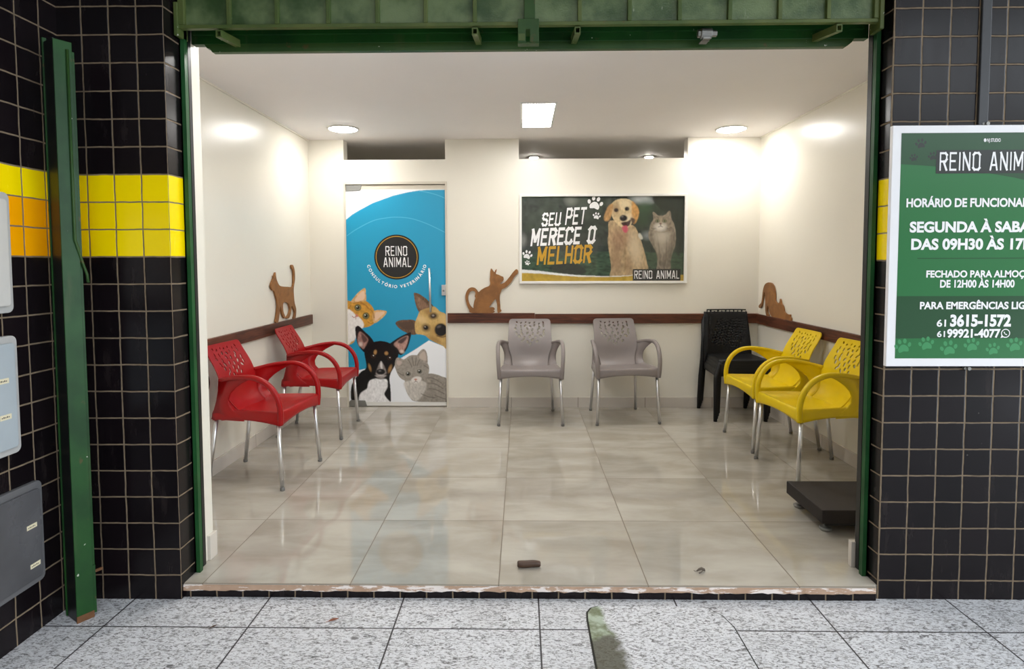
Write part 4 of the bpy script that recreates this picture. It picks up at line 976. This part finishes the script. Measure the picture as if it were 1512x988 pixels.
# wave along the bottom
pc.fill([(100, 690), (250, 702), (400, 722), (560, 738), (760, 746), (900, 744), (1000, 738), (1000, 800), (100, 800)], (238, 240, 240), False)
pc.fill([(100, 718), (250, 724), (400, 738), (560, 750), (760, 754), (900, 750), (1000, 742), (1404, 736), (1404, 800), (100, 800)], (188, 156, 56), False, 0, .06, (4, 4))
pic = pc.mesh('poster_print', qx, qz, -.010, M['print_matt'], po)
PL = MB()
stroke_text(PL, 'SEU', qx(266), qx(412), qz(344), qz(236)-qz(344), .15, .16, .13, .04, -.0104)
stroke_text(PL, 'PET', qx(452), qx(612), qz(334), qz(196)-qz(334), .15, .16, .13, .04, -.0104)
stroke_text(PL, 'MERECE O', qx(176), qx(686), qz(504), qz(362)-qz(504), .17, .14, .13, .04, -.0104)
for (cx_, cz_, s_, r_) in ((690, 172, .128, -12), (704, 268, .066, -12), (150, 580, .084, -15), (152, 642, .046, -15)):
    pw = MB(); paw(pw, qx(cx_), qz(cz_), s_, -.0104, r_); pw.build('paw_print', M['letter_white'], pic)
PL.build('lettering', M['letter_white'], pic)
stroke_text(MB(), 'MELHOR', qx(226), qx(656), qz(656), qz(508)-qz(656), .16, .15, .10, .04, -.0104).build('lettering', M['letter_gold'], pic)
MB().box(qx(996), qx(1376), -.0106, -.0101, qz(784), qz(690)).build('logo_plate', M['letter_black'], pic)
stroke_text(MB(), 'REINO ANIMAL', qx(1008), qx(1366), qz(768), qz(702)-qz(768), .115, .20, 0, 0, -.0110).build('lettering', M['letter_white'], pic)
MB().box(.021, 1.469, -.022, -.019, .021, .776).build('glass', M['glass'], po)

# ---- ceiling lamps
def downlight(x, y, label, r=.118, rear=False):
    t = thing('ceiling_downlight' if not rear else 'small_downlight', label, 'ceiling light', (x, y, CZ), 0, 'round ceiling lights' if not rear else 'small lights in the rear room')
    MB().lathe([(r-.010, -.003), (r-.002, -.010), (r+.008, -.010), (r+.010, 0), (r-.012, 0)], 40).build('rim', M['white_alu'], t, smooth=True)
    MB().lathe([(.001, -.026), (r*.45, -.0235), (r*.75, -.016), (r-.010, -.008), (r-.004, -.003), (r-.002, -.001), (.001, -.001)], 40).build('diffuser', M['lamp_rear'] if rear else M['lamp'], t, smooth=True)
downlight(-1.462, 4.92, 'round glowing downlight in the ceiling in front of the opening above the blue door')
downlight(1.740, 5.02, 'round glowing downlight in the ceiling near the right back corner')
downlight(-.953, 3.012, 'round downlight mostly hidden behind the green gate track, towards the left')
downlight(.105, 3.042, 'round downlight mostly hidden behind the gate track, beside its central latch plate')
downlight(.130, 6.26, 'small light in the dark rear room, behind the left end of the wide opening', .048, True)
downlight(1.325, 6.27, 'small light in the dark rear room, behind the right end of the wide opening', .048, True)
fl = thing('recessed_ceiling_light', 'bright recessed rectangular ceiling light in the middle of the room', 'ceiling light', (.1225, 4.535, CZ))
rf = MB(); rf.box(-.128, -.112, -.366, .366, -.008, .0).box(.112, .128, -.366, .366, -.008, .0).box(-.112, .112, -.366, -.350, -.008, 0).box(.112, -.112, .350, .366, -.008, 0)
rf.build('frame', M['steel'], fl)
MB().box(-.112, .112, -.350, .350, -.0035, -.001).build('diffuser', M['lamp_long'], fl)

# ---- opening-hours board on the right pillar
bo = thing('opening_hours_board', 'green and white opening hours board fixed to the right tiled pillar', 'sign', (1.425, 2.335, .895))
def sx(px): return (px-1320)*.00257
def sz(py): return (541-py)*.00262
MB().box(0, sx(1590), 0, .018, 0, sz(186)).build('board', M['board_white'], bo, bevel=.0015)
M['sign_green'] = plain('sign green', rgb(40, 116, 64), 0.3, var=0.04, scale=3); M['sign_dark'] = plain('sign dark green', rgb(34, 80, 48), 0.3, var=0.04, scale=3)
M['sign_paw'] = plain('sign light green', rgb(66, 148, 94), 0.3, var=0.0); M['sign_char'] = plain('sign charcoal', rgb(42, 48, 46), 0.3, var=0.0)
ps = MB(); flat(ps, [(sx(1333), sz(529)), (sx(1577), sz(529)), (sx(1577), sz(197)), (sx(1333), sz(197))], -.0004, 0)
flat(ps, [(sx(1333), sz(197)), (sx(1333), sz(242))]+[(sx(p), sz(q)) for p, q in ((1365, 244), (1400, 247), (1440, 252), (1500, 262), (1577, 280))]+[(sx(1577), sz(197))], -.0007, 1)
flat(ps, [(sx(1333), sz(499)), (sx(1577), sz(499)), (sx(1577), sz(436)), (sx(1333), sz(436))], -.0007, 1)
flat(ps, [(sx(1362), sz(380.7)), (sx(1548), sz(380.7)), (sx(1548), sz(379.5)), (sx(1362), sz(379.5))], -.0007, 1)
for cx_, cz_, s_ in ((1345, 513, .060), (1380, 509, .056), (1414, 516, .062), (1448, 511, .056), (1480, 517, .050), (1512, 511, .058), (1546, 517, .056)): paw(ps, sx(cx_), sz(cz_), s_, -.0007, 10, 2)
for cx_, cz_, s_ in ((1362, 214, .04), (1380, 232, .034), (1352, 234, .03)): paw(ps, sx(cx_), sz(cz_), s_, -.0009, 10, 3)
flat(ps, [(sx(1385), sz(256)), (sx(1545), sz(256)), (sx(1545), sz(222)), (sx(1385), sz(222))], -.0010, 3)
prt = ps.build('sign_print', [M['sign_green'], M['sign_dark'], M['sign_paw'], M['sign_char']], bo)
yy = -.0014
stroke_text(MB(), 'REINO ANIMAL', sx(1390), sx(1541), sz(252), sz(225)-sz(252), .11, .19, 0, 0, yy).build('lettering', M['letter_white'], prt)
def T(s_, l, r_, top, bot, bold=.03): font_text(MB(), s_, sx(l), sx(r_), sz(bot), sz(top)-sz(bot), yy, bold).build('lettering', M['letter_white'], prt)
T('HORÁRIO DE FUNCIONAMENTO', 1343, 1567, 292, 305, .035); T('SEGUNDA À SABADO', 1349, 1561, 326, 342, .04); T('DAS 09H30 ÀS 17H30', 1352, 1556, 351, 367.5, .04)
T('FECHADO PARA ALMOÇO', 1376, 1534, 398, 408.5, .035); T('DE 12H00 ÀS 14H00', 1397, 1508, 412, 423.5, .035)
T('PARA EMERGÊNCIAS LIGUE:', 1368, 1546, 444.5, 455.5, .035)
T('61', 1394, 1408, 471, 481.5, .025); T('3615-1572', 1414, 1505, 463.5, 481.5, .045); T('61', 1395, 1407, 488, 497, .02); T('99921-4077', 1410, 1490, 485, 498, .04)
L_ = MB()
for k in range(28):
    a, b = 2*PI*k/28, 2*PI*(k+1)/28; c = (sx(1497.5), sz(491.5)); ro, ri = .0175, .0140
    L_.add([(c[0]+ri*math.cos(a), yy, c[1]+ri*math.sin(a)), (c[0]+ro*math.cos(a), yy, c[1]+ro*math.sin(a)), (c[0]+ro*math.cos(b), yy, c[1]+ro*math.sin(b)), (c[0]+ri*math.cos(b), yy, c[1]+ri*math.sin(b))], [(3, 2, 1, 0)])
c = (sx(1497.5), sz(491.5)); flat(L_, [(c[0]-.0185, c[1]-.0185), (c[0]-.006, c[1]-.0150), (c[0]-.0150, c[1]-.006)], yy-2e-5)
flat(L_, [(c[0]+x, c[1]+z) for x, z in ((-.0075, .0045), (-.005, .007), (-.002, .003), (-.003, .001), (.001, -.003), (.003, -.002), (.007, -.005), (.0045, -.0075), (-.001, -.005), (-.005, -.001))], yy-3e-5)
L_.build('phone_symbol', M['letter_white'], prt); L_ = MB()
font_text(L_, 'NJ STUDIO', sx(1459), sx(1479), sz(210.5), sz(205.5)-sz(210.5), yy, .02)
flat(L_, ellipse_pts(sx(1456), sz(208), .005, .007), yy)
L_.build('lettering', M['letter_white'], prt)
for x_, z_ in ((1462, 183), (1448, 545)):
    MB().tube([(sx(x_), .006, sz(z_)), (sx(x_), .030, sz(z_))], .007, 12).tube([(sx(x_)-.012, .012, sz(z_)), (sx(x_)-.012, .03, sz(z_))], .005, 10).build('fixing_screw', M['steel_dull'], bo)
cd = thing('conduit', 'dark grey vertical conduit strip on the right pillar above the green board', 'conduit', (1.778, PRY, 1.80))
MB().box(-.020, .017, -.012, 0, 0, 1.28).build('conduit_cover', plain('grey pvc', rgb(56, 58, 62), .5), cd, bevel=.003)
MB().lathe([(.012, 0), (.012, .016), (.006, .02)], 14, (.022, -.010, 0)).build('elbow', M['steel_dull'], cd, smooth=True)

# ---- meter boxes on the side wall
def meter_box(name, label, y1, z0, z1, rim, cover, stickers, dep=.030):
    t = thing(name, label, 'meter box', (EXL, y1, z0), 0, 'meter boxes set in the tiled side wall'); h = z1-z0; W2 = .46; r = .022
    def rr_(a, b, c_, d, q):
        return [(b-q+q*math.cos(t_), d-q+q*math.sin(t_)) for t_ in (0, .4, .8, 1.2, PI/2)]+[(a+q-q*math.sin(t_), d-q+q*math.cos(t_)) for t_ in (0, .4, .8, 1.2, PI/2)]+\
               [(a+q-q*math.cos(t_), c_+q-q*math.sin(t_)) for t_ in (0, .4, .8, 1.2, PI/2)]+[(b-q+q*math.sin(t_), c_+q-q*math.cos(t_)) for t_ in (0, .4, .8, 1.2, PI/2)]
    MB().prism(rr_(-W2, 0, 0, h, r), 'x', 0, dep*.62).build('rim', rim, t, bevel=.003)
    MB().prism(rr_(-W2+.026, -.022, .024, h-.024, r*.55), 'x', dep*.62, dep).build('cover', cover, t, bevel=.003)
    for (a, b, l, hh) in stickers:
        s_ = MB().box(dep, dep+.0006, a, a+l, b, b+hh).build('sticker', M['paper'], t)
        d_ = MB()
        for k in range(5): d_.box(dep+.0006, dep+.0009, a+l*(.12+.15*k), a+l*(.12+.15*k+.09), b+hh*.35, b+hh*(.55+.1*(k % 2)))
        d_.build('sticker_print', M['letter_black'], s_)
    return t
meter_box('meter_box', 'pale grey meter box on the left tiled wall, over the yellow band, topmost of three', 2.055, 1.135, 1.552, M['box_rim'], M['box_light'], [])
meter_box('meter_box', 'blue grey meter box on the left tiled wall, between the other two boxes', 2.060, .640, 1.055, M['box_rim'], M['box_blue'], [(-.098, .255, .045, .018), (-.094, .130, .045, .018)])
mbx = meter_box('meter_box', 'dark smoky meter box low on the left tiled wall, lowest of three', 2.140, .135, .510, plain('dark grey rim', rgb(104, 104, 106), .5), M['box_dark'], [(-.088, .215, .044, .016), (-.080, .070, .044, .016)])

# ---- folded green gate post at the left
gp = thing('gate_post', 'tall green steel gate post with rusty foot standing by the left tiled wall', 'post', (-1.6662, 2.1925, GZ))
Hh = 2.172
ax_, ay_ = math.cos(math.radians(57)), math.sin(math.radians(57))
def PQ(a, b): return (a*ax_+b*(-ay_), a*ay_+b*ax_)    # along the plate, then across it
def bar(a0, a1, b0, b1, z0, z1): return MB().prism([PQ(a0, b0), PQ(a1, b0), PQ(a1, b1), PQ(a0, b1)], 'z', z0, z1)
bar(-.040, .018, -.006, 0.0, .026, Hh).build('front_plate', M['green'], gp, bevel=.001)
MB().prism([PQ(-.040, -.0062), PQ(.018, -.0062), PQ(.018, .0002), PQ(-.040, .0002)], 'z', 0.0, .026).build('rusty_foot', M['rust'], gp)
bar(-.040, -.034, 0.0, .080, 0.004, Hh+.004).build('side_flange', M['near_black'], gp, bevel=.001)  # flange coloured near black, unlike the green plates
bar(-.044, -.030, .080, .088, 0.004, Hh+.020).build('rear_flange', M['green'], gp, bevel=.001)
bar(.012, .029, .004, .010, .20, Hh-.030).build('second_leaf', M['green'], gp, bevel=.001)
bar(.016, .029, .0, .006, .012, .20).build('second_leaf', M['green'], gp, bevel=.001)
p0 = PQ(.002, -.010); p1 = PQ(.024, -.006); p2 = PQ(.040, -.002)
rod = MB().tube([(p0[0], p0[1], Hh-.03), (p0[0], p0[1], 1.45), (p1[0], p1[1], 1.37), (p2[0], p2[1], 1.32), (p2[0]+.003, p2[1], 1.29)], .0048, 8).build('rod', M['green_mid'], gp, smooth=True)
MB().prism([PQ(.010, .010), PQ(.058, .010), PQ(.058, .016), PQ(.010, .016)], 'z', .165, .175).build('stop_lug', M['rust'], gp)

# ---- access cover in the pavement
cvp = [(.250, 1.30), (.250, 2.20), (.254, 2.245), (.272, 2.276), (.302, 2.290), (.690, 2.290), (.728, 2.278), (.765, 2.230), (.785, 2.160), (.786, 1.30)]
ac = thing('access_cover', 'rounded granite access cover in the pavement with mossy green left edge', 'cover', (.52, 1.80, GZ))
MB().prism([(x-.52, y-1.80) for x, y in cvp], 'z', -.02, .0060).build('cover_slab', M['granite_cover'], ac, bevel=.002)
sm = MB(); inner = [(x-.52, y-1.80) for x, y in cvp]; cxm_, cym_ = 0, 0
sm.prism([(x*1.024, y*1.012+.0) for x, y in inner], 'z', -.02, .0016); sm.build('seam', plain('dark seam', rgb(44, 44, 38), .8), ac)

# ---- bits lying about
rl2 = thing('clay_roll', 'short dark brown roll lying on the shop floor near the threshold', 'debris', (.029, 2.490, 0), math.radians(3))
pr = smooth_poly([(-.050, .008), (-.047, .0125), (-.03, .0150), (0, .0150), (.03, .0140), (.046, .0115), (.050, .007)], 4, False)
mb2 = MB().tube([(x, 0, .0145+.001*math.sin(x*90)) for x, r in pr], [r for x, r in pr], 14); mb2.build('clay_body', M['brown'], rl2, smooth=True)
sh_ = thing('dry_husk', 'small curled grey brown husk on the shop floor, right of the dark roll', 'debris', (.757, 2.462, 0), .3)
MB().tube([(-.022, .002, .004), (-.012, 0, .011), (0, 0, .013), (.010, -.003, .008), (.014, -.004, .002)], [.002, .005, .006, .006, .002], 8).tube([(-.022, .002, .004), (-.030, .004, .004), (-.034, .004, .008)], .0012, 6).tube([(.004, -.004, .006), (-.010, -.010, .002), (-.02, -.012, .0025)], .002, 6).build('husk_body', M['grime'], sh_, smooth=True)
def leaf(x, y, s, rz, label, mat):
    P = smooth_poly([(-1, 0), (-.5, .34), (.1, .42), (.6, .22), (1.0, .05), (.6, -.20), (.1, -.32), (-.5, -.26)], 3)
    vs = [(p[0]*s, p[1]*s, .0035+.010*s/.03*abs(p[1])*.6) for p in P]+[(0, 0, .002)]; n = len(P)
    o = MB().add(vs, [(k, (k+1) % n, n) for k in range(n)]).tube([(-s*1.5, 0, .003), (-s, 0, .003), (s*.6, 0, .0035)], .0011, 5).build('dry_leaf', mat)
    o.location = (x, y, GZ+.001); o.rotation_euler = (0, 0, rz); tag(o, label, 'leaf')
    so = o.modifiers.new('t', 'SOLIDIFY'); so.thickness = .0008
leaf(-.718, 2.187, .020, .5, 'reddish brown dry leaf on the pavement in front of the threshold', M['leaf'])
leaf(-1.155, 2.141, .013, .9, 'small dark dry leaf on a paving joint near the left pillar', M['brown'])
dk = thing('wall_disc', 'dark round disc on the left wall, half hidden by the entrance jamb', 'fitting', (LX, 3.475, .590))
MB().prism([(.072*math.cos(2*PI*k/32), .072*math.sin(2*PI*k/32)) for k in range(32)], 'x', 0, .020).build('disc', M['near_black'], dk, bevel=.004)
